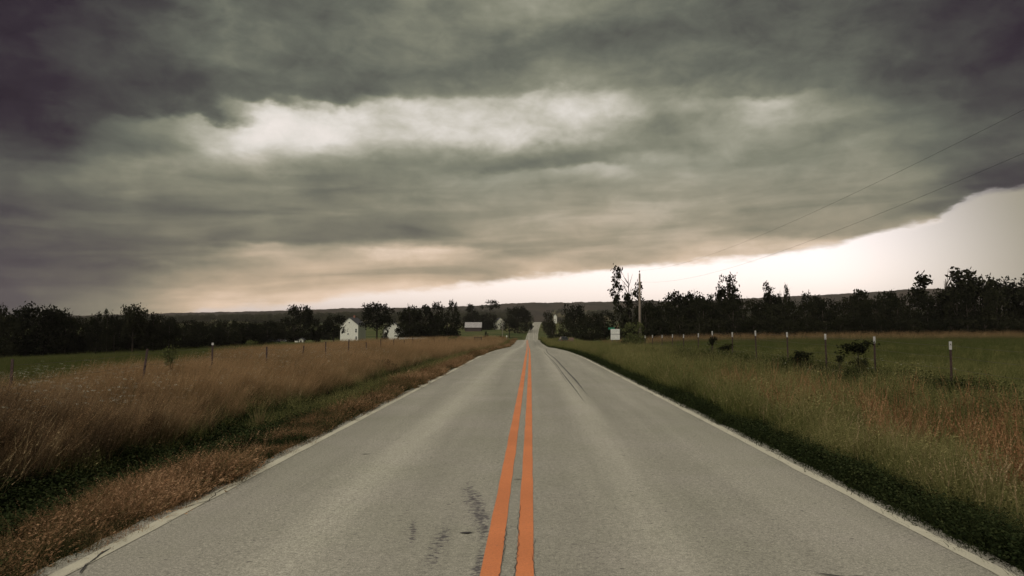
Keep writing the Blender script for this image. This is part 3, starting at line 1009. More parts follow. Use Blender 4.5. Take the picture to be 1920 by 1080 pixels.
    # fields
    x, y = area(26000, -9.6, lambda y: -20 - .78 * y, 8, 190, 13, even=.45)
    scatter('field_grass', T_FIELD, x, y, .8, 1.3, .1, 13, grow=.010)
    x, y = area(26000, 9.8, lambda y: 18 + .74 * y, 9, 170, 14, even=.45)
    scatter('field_grass', T_FIELD, x, y, .8, 1.35, .1, 14, grow=.009)
    x, y = area(9000, 10.5, lambda y: 14 + .74 * y, 12, 70, 15, lambda d, y, r: nz(d, y, 46, 5) > .5)
    scatter('green_grass', T_GREEN, x, y, .8, 1.3, .1, 15)
    x, y = area(5000, 14, 125, 118, 140, 16, even=1)
    scatter('rank_grass', T_TALL, x, y, 1.1, 2.0, .1, 16)
    # pale seeding stems standing above the rest
    T_STEM = tufts('pale seeding stem', [M_STRAW], 6, n=3, radius=.12, h=1.0, hv=.25, w=.0085, wind=(.14, .02), lean=.22, curve=.25, head=1.0, head_len=.24, head_w=.022, head_bits=14, plume=True)
    x, y = area(2600, -5.9, -13.0, 5, 60, 61, lambda d, y, r: nz(d, y, 62, 1.2) > .48)
    scatter('pale_seed_stems', T_STEM, x, y, .6, 1.0, .12, 61, spin=.8)
    x, y = area(4200, 3.8, 9.0, 4.5, 60, 63, lambda d, y, r: nz(d, y, 64, 1.0) > .50)
    scatter('pale_seed_stems', T_STEM, x, y, .45, .85, .15, 63, spin=2.5)
    # grass creeping over the edge of the asphalt
    x, y = area(700, 3.12, 3.32, 3.4, 90, 65, lambda d, y, r: nz(d * 0, y, 66, .8) > .48)
    scatter('short_verge_grass', T_SHORT, x, y, .3, .7, .2, 65)
    x, y = area(700, -3.12, -3.32, 3.4, 90, 67, lambda d, y, r: nz(d * 0, y, 68, .8) > .48)
    scatter('dry_verge_grass', T_DRY, x, y, .3, .7, .2, 67)
    # wild flowers along the left fence
    x, y = area(3600, -6.8, -13.0, 8, 40, 17, lambda d, y, r: nz(d, y, 47, 1.6) > .50)
    scatter('white_wildflowers', T_FLOWER, x, y, .8, 1.25, .12, 17)
    x, y = area(160, 8.5, 13, 20, 50, 18)
    scatter('white_wildflowers', T_FLOWER, x, y, .8, 1.1, .12, 18)
    return dict(bramble=T_BRAMBLE, rust=T_RUST, tall=T_TALL)


TUFTS = build_grass()


# ------------------------------------------------------------------ trees
def crown_mesh(name, seed, lobes, n, leaf, mat, fill=.35, clump=7):
    """leaf-sized faces gathered in sprays over a set of lobes (x, y, z, rx, ry, rz)"""
    rg = np.random.default_rng(seed)
    lobes = np.array(lobes, float)
    vol = (lobes[:, 3] * lobes[:, 4] * lobes[:, 5]) ** (2 / 3)
    k = n // clump
    pick = rg.choice(len(lobes), k, p=vol / vol.sum())
    u = rg.normal(size=(k, 3))
    u /= np.linalg.norm(u, axis=1, keepdims=True)
    rad = np.where(rg.random(k) < fill, rg.random(k) ** .5, .82 + .30 * rg.random(k))[:, None]
    c = lobes[pick, :3] + u * rad * lobes[pick, 3:]
    c = np.repeat(c, clump, 0) + rg.normal(size=(k * clump, 3)) * leaf * 1.25
    c[:, 2] = np.maximum(c[:, 2], .01)
    m = len(c)
    a = rg.normal(size=(m, 3))
    a /= np.linalg.norm(a, axis=1, keepdims=True)
    b = np.cross(a, rg.normal(size=(m, 3)))
    b /= np.linalg.norm(b, axis=1, keepdims=True)
    s = leaf * (.55 + .9 * rg.random((m, 1)))
    V = np.stack([c - a * s, c + b * s * .55, c + a * s, c - b * s * .55], 1).reshape(-1, 3)
    F = np.arange(m * 4).reshape(-1, 4)
    V = V - np.array([0, 0, 0])
    V[:, 2] *= 1.0 / np.percentile(V[:, 2], 99.8)
    V[:, :2] *= .5 / np.percentile(np.abs(V[:, 0]), 99)
    me = new_mesh(name, V, F, [mat])
    t = me.attributes.new('tint', 'FLOAT', 'POINT')
    tv = np.repeat(np.repeat(rg.random(k), clump) * .6 + rg.random(m) * .4, 4)
    t.data.foreach_set('value', tv.astype(np.float32))
    return me


def trunk_mesh(name, seed, height, r, limbs, mat, spread=.22):
    rg = random.Random(seed)
    b = MB()
    lean = (rg.uniform(-.03, .03), rg.uniform(-.03, .03))
    pts = [(0, 0, -.03), (lean[0] * .3, lean[1] * .3, height * .35), (lean[0], lean[1], height * .75), (lean[0] * 1.5, lean[1] * 1.5, height)]
    b.tube(pts, [r * 1.25, r, r * .7, r * .25], 7)
    for i in range(limbs):
        z0 = height * rg.uniform(.35, .85)
        a = rg.uniform(0, 2 * math.pi)
        L = spread * rg.uniform(.6, 1.1)
        p0 = (lean[0] * z0, lean[1] * z0, z0)
        p1 = (p0[0] + math.cos(a) * L * .5, p0[1] + math.sin(a) * L * .5, z0 + L * .35)
        p2 = (p0[0] + math.cos(a) * L, p0[1] + math.sin(a) * L, z0 + L * rg.uniform(.6, 1.0))
        b.tube([p0, p1, p2], [r * .5, r * .35, r * .12], 5)
    return b.mesh(name, mat, True)


def lobe_set(seed, style):
    rg = random.Random(seed)
    U = rg.uniform
    L = []
    if style == 'round':
        L.append((0, 0, .60, .30, .30, .28))
        for i in range(15):
            a, e = U(0, 6.28), U(-.55, 1.0)
            c = math.sqrt(max(0, 1 - min(1, e) ** 2))
            L.append((math.cos(a) * .33 * c, math.sin(a) * .33 * c, .58 + .30 * e, U(.10, .19), U(.10, .19), U(.08, .14)))
    elif style == 'bushy':
        L.append((0, 0, .45, .36, .36, .42))
        L.append((0, 0, .20, .42, .42, .2))
        for i in range(18):
            a, z = U(0, 6.28), U(.12, .92)
            w = .40 * math.sqrt(max(.06, 1 - max(0, (z - .35) / .62) ** 2))
            L.append((math.cos(a) * w, math.sin(a) * w, z, U(.08, .16), U(.08, .16), U(.06, .12)))
    elif style == 'wide':
        L.append((0, 0, .55, .42, .42, .26))
        L.append((0, 0, .25, .40, .40, .22))
        for i in range(20):
            a, r_ = U(0, 6.28), U(.2, .44)
            L.append((math.cos(a) * r_, math.sin(a) * r_, .50 + .38 * math.sqrt(max(0, 1 - (r_ / .47) ** 2)) * U(.6, 1.05), U(.08, .14), U(.08, .14), U(.07, .12)))
    elif style == 'ragged':
        L.append((0, 0, .30, .36, .36, .26))
        L.append((.03, 0, .55, .22, .22, .2))
        for i in range(22):
            z = U(.3, .98)
            w = .42 * (1 - z) ** .6 * U(.3, 1.25) + .06
            a = U(0, 6.28)
            L.append((math.cos(a) * w, math.sin(a) * w, z, U(.07, .14), U(.07, .14), U(.04, .085)))
    elif style == 'thin':
        # two airy leaders, sky between the sprays
        L.append((0, 0, .16, .34, .34, .16))
        for i in range(11):
            z = .34 + .64 * i / 10
            L.append((-.34 + .10 * (z - .3) + U(-.07, .09), U(-.08, .08), z, U(.035, .085), U(.04, .08), U(.022, .038)))
        for i in range(13):
            z = U(.32, .66)
            L.append((U(-.20, .36), U(-.15, .15), z, U(.03, .08), U(.04, .08), U(.018, .034)))
        for i in range(6):
            z = U(.58, .90)
            L.append((.18 + U(-.06, .06), U(-.08, .08), z, U(.025, .05), U(.03, .05), U(.014, .025)))
        for i in range(4):
            L.append((.42 + U(-.07, .06), U(-.1, .1), U(.36, .54), U(.03, .06), U(.04, .06), U(.016, .028)))
    elif style == 'airy':
        L.append((0, 0, .25, .36, .36, .24))
        for i in range(16):
            a, e = U(0, 6.28), U(-.3, 1.0)
            c = math.sqrt(max(0, 1 - e * e))
            L.append((math.cos(a) * .38 * c, math.sin(a) * .38 * c, .58 + .36 * e, U(.05, .11), U(.05, .11), U(.03, .07)))
    elif style == 'umbrella':
        L.append((0, 0, .2, .3, .3, .2))
        for i in range(12):
            a, r_ = U(0, 6.28), U(.05, .42)
            L.append((math.cos(a) * r_, math.sin(a) * r_, .93 - .35 * r_ * r_ * 4 * U(.7, 1.2), U(.07, .12), U(.07, .12), U(.04, .07)))
    elif style == 'spire':
        for i in range(22):
            z = .06 + .92 * i / 21
            w = .38 * (1 - z) ** .8
            a = U(0, 6.28)
            L.append((math.cos(a) * w * .5, math.sin(a) * w * .5, z, w * .62 + .03, w * .62 + .03, .05))
    elif style == 'shrub':
        for i in range(12):
            a, r_ = U(0, 6.28), U(0, .36)
            L.append((math.cos(a) * r_, math.sin(a) * r_, U(.35, .8), U(.10, .2), U(.10, .2), U(.08, .2)))
    return L


TRUNK = dict(round=(.75, .030, 7, .3), bushy=(.7, .030, 4, .25), wide=(.65, .035, 6, .34), ragged=(.95, .022, 7, .22), thin=(.92, .014, 12, .26), airy=(.85, .022, 11, .34),
             umbrella=(.9, .022, 6, .3), spire=(.95, .020, 0, .1), shrub=(.6, .02, 5, .3))
LEAVES = dict(round=(2600, .026), bushy=(3400, .026), wide=(3400, .026), ragged=(3200, .028), thin=(4200, .024), airy=(3000, .027), umbrella=(1700, .022), spire=(2400, .024), shrub=(900, .040))
FILL = dict(thin=.8, airy=.7, umbrella=.6)
CROWNS, TRUNKS = {}, {}


def tree_parts(style, variant, mat):
    key = (style, variant, mat.name)
    if key not in CROWNS:
        n, leaf = LEAVES[style]
        lobes = lobe_set(hash_seed(style, variant), style)
        CROWNS[key] = crown_mesh('crown', hash_seed(style, variant) + 7, lobes, n, leaf, mat, FILL.get(style, .4))
    if (style, variant) not in TRUNKS:
        h, r, l, s = TRUNK[style]
        TRUNKS[(style, variant)] = trunk_mesh('trunk', hash_seed(style, variant), h, r, l, M_BARK, s)
    return CROWNS[key], TRUNKS[(style, variant)]


def hash_seed(style, variant):
    return sum(ord(c) * (i + 3) for i, c in enumerate(style)) * 10 + variant


def tree(name, label, px, top, half, y, style, variant=0, group=None, mat=None, base=None, spin=None, category='tree', part='crown'):
    """px, top, half: middle, highest point and half width of the crown in the photograph"""
    x, _, zt = at(px, top, y)
    z = gz(x, y) if base is None else base
    H = max(zt - z, .4)
    W = 2 * half * y / F_PX
    cm, tm = tree_parts(style, variant, mat or M_LEAF)
    t = thing(name, label, category, (x, y, z - .05), 0, group)
    a = (px * 1.37 + y * .7) % 6.28 if spin is None else spin
    c = link(part, cm, t, (0, 0, 0), (0, 0, a))
    s = link('trunk' if part == 'crown' else 'stem', tm, t, (0, 0, 0), (0, 0, a))
    c.scale = (W, W, H)
    s.scale = (W * .5 + H * .25, W * .5 + H * .25, H)
    return t


def build_trees():
    BELT_L = 'trees of the dark belt behind the left field'
    BELT_R = 'trees of the dark belt behind the right field'
    part_r = lambda px: ('near the utility pole' if px < 1330 else 'below the pointed tree' if px < 1500 else 'under the bare ridge' if px < 1690 else 'below the big open twigged tree' if px < 1840 else 'at the right edge')
    part_l = lambda px: ('below the big dome' if px < 110 else 'left of the peaked tree' if px < 235 else 'right of the peaked tree' if px < 370 else 'near the farm yard')
    # --- left belt, silhouettes that stand out
    tree('broadleaf_tree', 'dark round treetop cut by the left edge of the photo', 2, 572, 20, 142, 'round', 0, BELT_L)
    tree('broadleaf_tree', 'big dark dome shaped tree, broadest of the belt behind the left field', 72, 570, 47, 145, 'wide', 0, BELT_L)
    tree('broadleaf_tree', 'dark tree sloping down right of the big dome in the left belt', 124, 582, 22, 147, 'ragged', 1, BELT_L)
    tree('broadleaf_tree', 'ragged dark tree left of the pointed knob in the left belt', 182, 585, 17, 150, 'ragged', 0, BELT_L)
    tree('broadleaf_tree', 'slim pointed dark tree between two lower ones in the left belt', 202, 580, 11, 150, 'ragged', 2, BELT_L)
    tree('broadleaf_tree', 'small dark knob of a tree just left of the peaked one', 216, 586, 11, 151, 'round', 1, BELT_L)
    tree('broadleaf_tree', 'tall peaked dark tree, highest point in the right half of the left belt', 251, 570, 27, 153, 'round', 2, BELT_L)
    tree('broadleaf_tree', 'smaller dark pointed tree right of the peaked one in the left belt', 289, 586, 15, 156, 'ragged', 3, BELT_L)
    tree('broadleaf_tree', 'dark low tree where the wooded ridge first shows above the left belt', 318, 595, 20, 160, 'round', 3, BELT_L)
    rg = random.Random(5)
    for px in range(-30, 500, 17):
        y = 141 + max(0, px) * .085 + rg.uniform(-3, 4)
        top = 595 + rg.uniform(-6, 6) + (9 if px > 320 else 0)
        tree('broadleaf_tree', 'dark low bushy tree packed into the left belt, ' + part_l(px), px + rg.uniform(-5, 5), top, rg.uniform(17, 25), y, 'bushy', rg.randrange(4), 'left belt filling, ' + part_l(px))
    for px in range(330, 520, 26):
        tree('broadleaf_tree', 'dull tree in the far row beneath the ridge at the left', px + rg.uniform(-5, 5), 601 + rg.uniform(-4, 5), rg.uniform(14, 22), 330 + rg.uniform(-20, 40),
             'bushy', rg.randrange(4), 'far row of trees under the left ridge', M_LEAF)
    for px in range(498, 640, 15):
        tree('broadleaf_tree', 'dark tree in the row filling in behind the farm yard left of the farmhouse', px + rg.uniform(-4, 4), 605 + rg.uniform(-4, 5), rg.uniform(12, 18), 305 + rg.uniform(-10, 20),
             'bushy', rg.randrange(4), 'tree row behind the farm yard', M_LEAF)
    # --- around the farmstead
    F = 'trees around the white farmstead'
    tree('broadleaf_tree', 'tall dark tree left of the white gabled farmhouse, knobbly top against the bright sky', 564, 571, 25, 232, 'round', 4, F)
    tree('broadleaf_tree', 'dark leafy skirt of a tree under the tall one left of the farmhouse', 552, 594, 30, 226, 'bushy', 1, F)
    tree('broadleaf_tree', 'slender dark tree between the tall tree and the farmhouse', 594, 597, 12, 236, 'bushy', 2, F)
    tree('broadleaf_tree', 'round dark tree touching the left wall of the white gabled farmhouse', 626, 590, 22, 240, 'round', 5, F)
    tree('broadleaf_tree', 'dark low tree left of the small white shed', 508, 606, 24, 222, 'bushy', 0, F)
    tree('broadleaf_tree', 'large round tree with bare trunk between the two white farm buildings', 707, 566, 30, 236, 'round', 6, F)
    tree('broadleaf_tree', 'dark tree with spiky top right of the second white farm building', 768, 574, 24, 238, 'ragged', 4, F)
    tree('conifer_tree', 'narrow dark pointed tree rising right of the second white building', 766, 572, 10, 240, 'spire', 0, F)
    tree('broadleaf_tree', 'small dark leafy tree covering the right part of the second white farm building', 757, 603, 15, 254, 'airy', 6, F)
    tree('broadleaf_tree', 'little dark tree at the left corner of the second white farm building', 721, 613, 8, 252, 'airy', 7, F)
    tree('broadleaf_tree', 'dark tree over the low white board fence', 790, 572, 22, 244, 'airy', 1, F)
    tree('broadleaf_tree', 'wide dark tree with dense skirt left of the grey roofed barn', 838, 587, 30, 228, 'bushy', 3, F)
    tree('broadleaf_tree', 'dark tree with a thin broken top above the farm', 819, 566, 16, 262, 'ragged', 5, F)
    tree('broadleaf_tree', 'thin see-through tree lit by the bright sky above the farm', 849, 562, 13, 270, 'airy', 2, F)
    tree('broadleaf_tree', 'dark filler tree standing behind the low white board fence', 806, 590, 22, 250, 'bushy', 2, F)
    # --- behind the barn and beside the far road
    B = 'trees around the far barn and road'
    tree('broadleaf_tree', 'dark tree with two tufts behind the grey roofed barn', 884, 570, 17, 520, 'ragged', 6, B)
    tree('broadleaf_tree', 'umbrella shaped tree with sky showing under its flat crown', 919, 562, 17, 530, 'umbrella', 0, B)
    tree('broadleaf_tree', 'dull bushy tree directly behind the grey barn roof', 890, 588, 24, 505, 'bushy', 1, B)
    tree('broadleaf_tree', 'dull tree between barn and far pale house', 916, 587, 18, 500, 'bushy', 0, B)
    tree('broadleaf_tree', 'round dark tree on the left of the far road, in front of the pale house', 955, 594, 18, 400, 'round', 7, B)
    tree('broadleaf_tree', 'broad dull tree, tallest on the left side of the far road', 971, 573, 20, 450, 'wide', 1, B)
    tree('broadleaf_tree', 'dull tree leaning over the left edge of the far road', 988, 585, 11, 470, 'bushy', 3, B)
    tree('broadleaf_tree', 'small dark tree below the barn meadow', 912, 621, 6, 330, 'bushy', 2, B)
    tree('broadleaf_tree', 'dark tree closest to the right edge of the far road', 1029, 583, 13, 430, 'bushy', 0, B)
    tree('broadleaf_tree', 'small dark tree under the far white house, right of the road', 1036, 600, 10, 330, 'bushy', 1, B)
    tree('broadleaf_tree', 'tall dull tree right of the far white house', 1076, 569, 24, 260, 'round', 8, B)
    tree('broadleaf_tree', 'dark tree with low skirt behind the parked dark car', 1062, 598, 20, 235, 'bushy', 2, B)
    tree('broadleaf_tree', 'dark bushy tree left of the white notice board', 1098, 592, 24, 215, 'bushy', 3, B)
    tree('broadleaf_tree', 'dark tree directly behind the white notice board', 1133, 582, 24, 205, 'bushy', 0, B)
    tree('broadleaf_tree', 'low dark tree between car and notice board', 1106, 610, 22, 190, 'bushy', 1, B)
    tree('broadleaf_tree', 'dull tree beneath the tan far fields right of the road', 1118, 585, 16, 330, 'round', 3, B, M_LEAF)
    # --- right belt
    tree('broadleaf_tree', 'tall thin see-through tree in front of the bright sky beside the utility pole', 1180, 500, 40, 175, 'thin', 0, BELT_R, None, None, 0)
    tree('broadleaf_tree', 'dark tree just right of the utility pole', 1217, 565, 26, 172, 'wide', 2, BELT_R)
    tree('broadleaf_tree', 'dark dome topped tree left of the open crowned one in the right belt', 1288, 546, 40, 165, 'wide', 3, BELT_R)
    tree('broadleaf_tree', 'tall open crowned tree with sky gaps near the middle of the right belt', 1364, 515, 33, 165, 'ragged', 7, BELT_R)
    tree('broadleaf_tree', 'leafy tree tucked right behind the open crowned one', 1340, 548, 20, 168, 'airy', 3, BELT_R)
    tree('broadleaf_tree', 'pointed tree with a thick top in the right belt', 1444, 530, 25, 165, 'ragged', 8, BELT_R)
    tree('broadleaf_tree', 'very thin spiky tree beside the pointed one in the right belt', 1470, 534, 10, 166, 'airy', 4, BELT_R)
    tree('broadleaf_tree', 'dark low topped tree under the ridge left of the rising belt', 1522, 548, 24, 165, 'round', 9, BELT_R)
    tree('broadleaf_tree', 'dark double topped tree where the belt starts to rise on the right', 1612, 543, 26, 160, 'ragged', 9, BELT_R)
    tree('broadleaf_tree', 'round topped dark tree seen against the ridge on the right', 1662, 545, 24, 158, 'round', 0, BELT_R)
    tree('broadleaf_tree', 'big tree with curling open twigs, tallest at the right of the photo', 1772, 503, 52, 152, 'airy', 5, BELT_R)
    tree('broadleaf_tree', 'dark massive tree right of the big open twigged one', 1826, 517, 40, 150, 'wide', 0, BELT_R)
    tree('broadleaf_tree', 'dark massive tree cut by the right edge of the photo', 1906, 514, 50, 148, 'wide', 2, BELT_R)
    for px in range(1205, 1990, 19):
        y = 158 - (px - 1200) * .02 + rg.uniform(-4, 5)
        top = 564 + rg.uniform(-7, 7) - 22 * float(smooth(1600, 1820, px))
        tree('broadleaf_tree', 'dark bushy tree in the right belt back row, ' + part_r(px), px + rg.uniform(-6, 6), top, rg.uniform(18, 28), y, 'bushy', rg.randrange(4), 'right belt back row, ' + part_r(px))
    for px in range(1240, 1990, 34):
        tree('broadleaf_tree', 'low dark tree in the right belt front row, ' + part_r(px), px + rg.uniform(-6, 6), 598 + rg.uniform(-6, 6), rg.uniform(16, 26), 149 - (px - 1200) * .015, 'bushy', rg.randrange(4), 'right belt front row, ' + part_r(px))
    # --- distant woods on the slopes under the ridge, nobody could count them
    src = bpy.data.collections.new('distant crowns')
    for i in range(4):
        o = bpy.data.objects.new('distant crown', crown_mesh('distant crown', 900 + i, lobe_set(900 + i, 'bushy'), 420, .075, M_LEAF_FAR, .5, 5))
        src.objects.link(o)
    g = np.random.default_rng(3)
    n = 5200
    yy = 900 + 1400 * g.random(n) ** 1.1
    xx = (g.random(n) * 2 - 1) * .82 * yy
    keep = (fbm(xx / 210, yy / 260, 61, 3) > .47) & (np.abs(xx - road_cx(np.minimum(yy, 1200))) > 26)
    keep &= ~((np.abs(xx / yy - .080) < .030) & (yy < 1250))          # open tan field right of the road
    keep &= ~((np.abs(xx / yy - .012) < .022) & (yy < 1500))
    xx, yy = xx[keep], yy[keep]
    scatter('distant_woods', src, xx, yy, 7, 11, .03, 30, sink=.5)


build_trees()

# ------------------------------------------------------------------ shrubs and saplings near the fences
def build_shrubs():
    S = 'shrubs along the right fence'

    def shrub(label, px, top, bottom, half, y, mat=None, group=S, style='shrub', variant=0, name='shrub'):
        x, _, zt = at(px, top, y)
        zb = gz(x, y)
        t = thing(name, label, 'shrub' if name == 'shrub' else 'sapling', (x, y, zb - .03), 0, group)
        cm, tm = tree_parts(style, variant, mat or M_LEAF)
        _, _, z0 = at(px, bottom, y)
        W = 2 * half * y / F_PX
        c = link('foliage', cm, t, (0, 0, max(z0 - zb, 0) - .12 * (zt - z0)), (0, 0, px % 6))
        c.scale = (W * 1.1, W * 1.1, (zt - z0) * 1.1)
        b = MB()
        h = max(.2, (z0 - zb) + .5 * (zt - z0))
        b.tube([(0, 0, -.05), (.02, .01, h * .5), (-.01, .02, h)], [.022, .016, .008], 6)
        for k in range(4):
            a = k * 1.7 + px
            b.tube([(0, 0, h * (.45 + .1 * k)), (math.cos(a) * W * .25, math.sin(a) * W * .25, h * (.75 + .1 * k))], [.009, .004], 5)
        b.build('stem', M_BARK, t)
        return t
    shrub('dark round headed sapling beside the white tipped post right of the road', 1608, 634, 668, 26, 22.0, variant=1, name='sapling')
    shrub('dark small bush between two white tipped posts, left of the round headed sapling', 1498, 655, 682, 17, 25.5, variant=2)
    shrub('low tiny dark bush at the foot of the round headed sapling', 1573, 664, 680, 11, 23.6, variant=3)
    shrub('dark low bush in grass near the far end of the right fence', 1363, 642, 660, 14, 36.0, variant=4)
    shrub('dark leafy twig by the fence post with a leafy foot', 1334, 629, 650, 9, 41.5, variant=5)
    shrub('dark leaf clump hanging below the round headed sapling', 1612, 668, 700, 14, 21.6, variant=0)
    shrub('pale green bushy sapling leaning at the foot of the utility pole', 1188, 601, 645, 19, 77.0, M_LEAF_GREEN, 'saplings by the roadside', 'bushy', 1, 'sapling')
    shrub('dark weedy shrub right of the white notice board', 1166, 638, 656, 15, 74.0, None, 'saplings by the roadside', 'shrub', 6)
    shrub('leafy green weed sapling standing at the left fence between two posts', 320, 645, 690, 15, 19.8, M_LEAF_GREEN, 'plants along the left fence', 'shrub', 7, 'sapling')
    shrub('pale green weed tuft against the black belt left of the farm', 470, 636, 662, 13, 60.0, M_LEAF_GREEN, 'plants along the left fence', 'shrub', 3)
    shrub('dark flat bramble patch in the brown grass below the farmhouse', 666, 658, 674, 21, 42.0, None, 'plants along the left fence', 'shrub', 2)
    shrub('dark long bramble patch below the farm tree, nearer the road', 712, 672, 692, 30, 32.0, None, 'plants along the left fence', 'shrub', 5)
    shrub('dark thin bramble spot left of the flat bramble patch', 624, 650, 660, 14, 52.0, None, 'plants along the left fence', 'shrub', 1)
    shrub('rounded green shrub at the brow of the brown grass, right of the dense dark tree', 848, 629, 642, 12, 170.0, M_LEAF_GREEN, 'shrubs of the farm', 'shrub', 4)
    shrub('dark shrub beside the white mailbox', 941, 629, 638, 6, 205.0, None, 'shrubs of the farm', 'shrub', 6)
    shrub('dark shrub at the end of the long white tank', 862, 631, 638, 4, 236.0, None, 'shrubs of the farm', 'shrub', 0)


build_shrubs()


def build_dry_tuft():
    """pale fan of dry stems in the left ditch"""
    x, y, _ = at(487, 776, 14.6)
    t = thing('dry_grass_fan', 'pale fan shaped tuft of dry stems standing in the dark left ditch', 'grass tuft', (x, y, gz(x, y)), 0)
    m = plant_material('straw', [(0.1, (.20, .15, .075)), (0.9, (.34, .27, .14))], patch=0)
    rg = random.Random(4)
    b = MB()
    for i in range(34):
        a = rg.gauss(0, .17) + (.12 if i % 3 == 0 else -.14 if i % 3 == 1 else 0)
        h = rg.uniform(.35, .62)
        dy = rg.gauss(0, .1)
        p = [(rg.gauss(0, .035), rg.gauss(0, .03), -.02)]
        for k in (.5, 1.0):
            p.append((p[0][0] + math.sin(a) * h * k * (1 + .2 * k), p[0][1] + dy * h * k, h * k * math.cos(a)))
        b.tube(p, [.006, .005, .002], 4)
    b.build('stem_fan', m, t)['kind'] = 'stuff'


build_dry_tuft()

# ------------------------------------------------------------------ fences
M_POST = mottled('dark painted steel post', (.022, .014, .013), (.060, .034, .030), 9, 0.6)
M_TIP = mottled('white painted post tip', (.28, .27, .255), (.40, .39, .37), 14, 0.6)
M_WIRE = mottled('rusted fence wire', (.05, .04, .035), (.12, .10, .085), 30, 0.6)


def steel_post(name, fence, x, y, zt, tip, lean=(0, 0), tip_len=.17):
    z0 = gz(x, y)
    b = MB()
    h = zt - z0
    b.box(-.028, .028, -.006, .006, -.25, h)
    b.box(-.006, .006, .006, .038, -.25, h)
    for k in range(int(h / .18)):
        b.box(-.012, .012, -.016, -.006, .15 + k * .18, .175 + k * .18)
    p = b.build(name, M_POST, fence, loc=(x, y, z0), rot=(lean[1], lean[0], 0))
    if tip:
        c = MB()
        c.box(-.032, .032, -.010, .010, h - tip_len, h + .004)
        c.box(-.010, .010, .010, .042, h - tip_len, h + .004)
        c.build('post_tip', M_TIP, p)
    return p


def strand(fence, pts, sag=.03):
    b = MB()
    out = []
    for p, q in zip(pts, pts[1:]):
        for k in range(4):
            t = k / 4
            out.append((p[0] + (q[0] - p[0]) * t, p[1] + (q[1] - p[1]) * t, p[2] + (q[2] - p[2]) * t - sag * 4 * t * (1 - t)))
    out.append(pts[-1])
    b.tube(out, .0035, 4)
    b.build('wire', M_WIRE, fence)


def build_fences():
    f = thing('wire_fence', 'wire fence on white tipped dark steel posts along the right verge', 'fence')
    px_top = [(1990, 655), (1767, 640), (1629, 631), (1541, 626), (1471, 623), (1413, 620), (1369, 623), (1333, 621), (1306, 625), (1279, 627), (1258, 627), (1239, 628), (1222, 628), (1208, 629)]
    tops = []
    for i, (px, tp) in enumerate(px_top):
        y = F_PX * 10.5 / (px - 997)
        zt = EYE - (tp - 619) * y / F_PX
        zt = max(zt, gz(10.5, y) + 1.15)
        steel_post('post', f, 10.5, y, zt, True, (random.uniform(-.02, .02), random.uniform(-.02, .02)), .20 if i < 5 else .24)
        tops.append((10.5, y - .03, zt))
    for drop in (.10, .38, .68, .98):
        strand(f, [(x, y, z - drop) for x, y, z in tops])
    g = thing('wire_fence', 'wire fence on thin dark posts in the brown grass along the left field', 'fence')
    lt = [(5, 674, .03), (257, 654, .12), (392, 643, .02), (497, 650, .0), (563, 648, .10)]
    tops = []
    for px, tp, ln in lt:
        y = F_PX * 10.0 / (997 - px)
        zt = max(EYE - (tp - 619) * y / F_PX, gz(-10, y) + .85)
        steel_post('post', g, -10.0, y, zt, px == 392, (ln, 0), .07)
        tops.append((-10.0 + ln * 1.1, y - .03, zt))
    y = 34.8
    k = 0
    while y < 112:
        z = gz(-10, y)
        zt = z + 1.2 + .12 * math.sin(k * 2.3)
        steel_post('post', g, -10.0, y, zt, False, (.03 * math.sin(k * 1.7), 0))
        tops.append((-10.0, y - .03, zt))
        y += 4.3
        k += 1
    for drop in (.12, .42, .75):
        strand(g, [(x, y, z - drop) for x, y, z in tops])


build_fences()


# ------------------------------------------------------------------ utility pole and wires
M_POLE = mottled('weathered pole wood', (.13, .105, .085), (.24, .195, .16), 5, 0.9, 0.1, 6, 0.5)
M_METAL = mottled('dull grey metal', (.10, .10, .10), (.18, .18, .175), 8, 0.5)
M_LINE = mottled('dark aluminium cable', (.040, .038, .040), (.07, .068, .07), 20, 0.6)


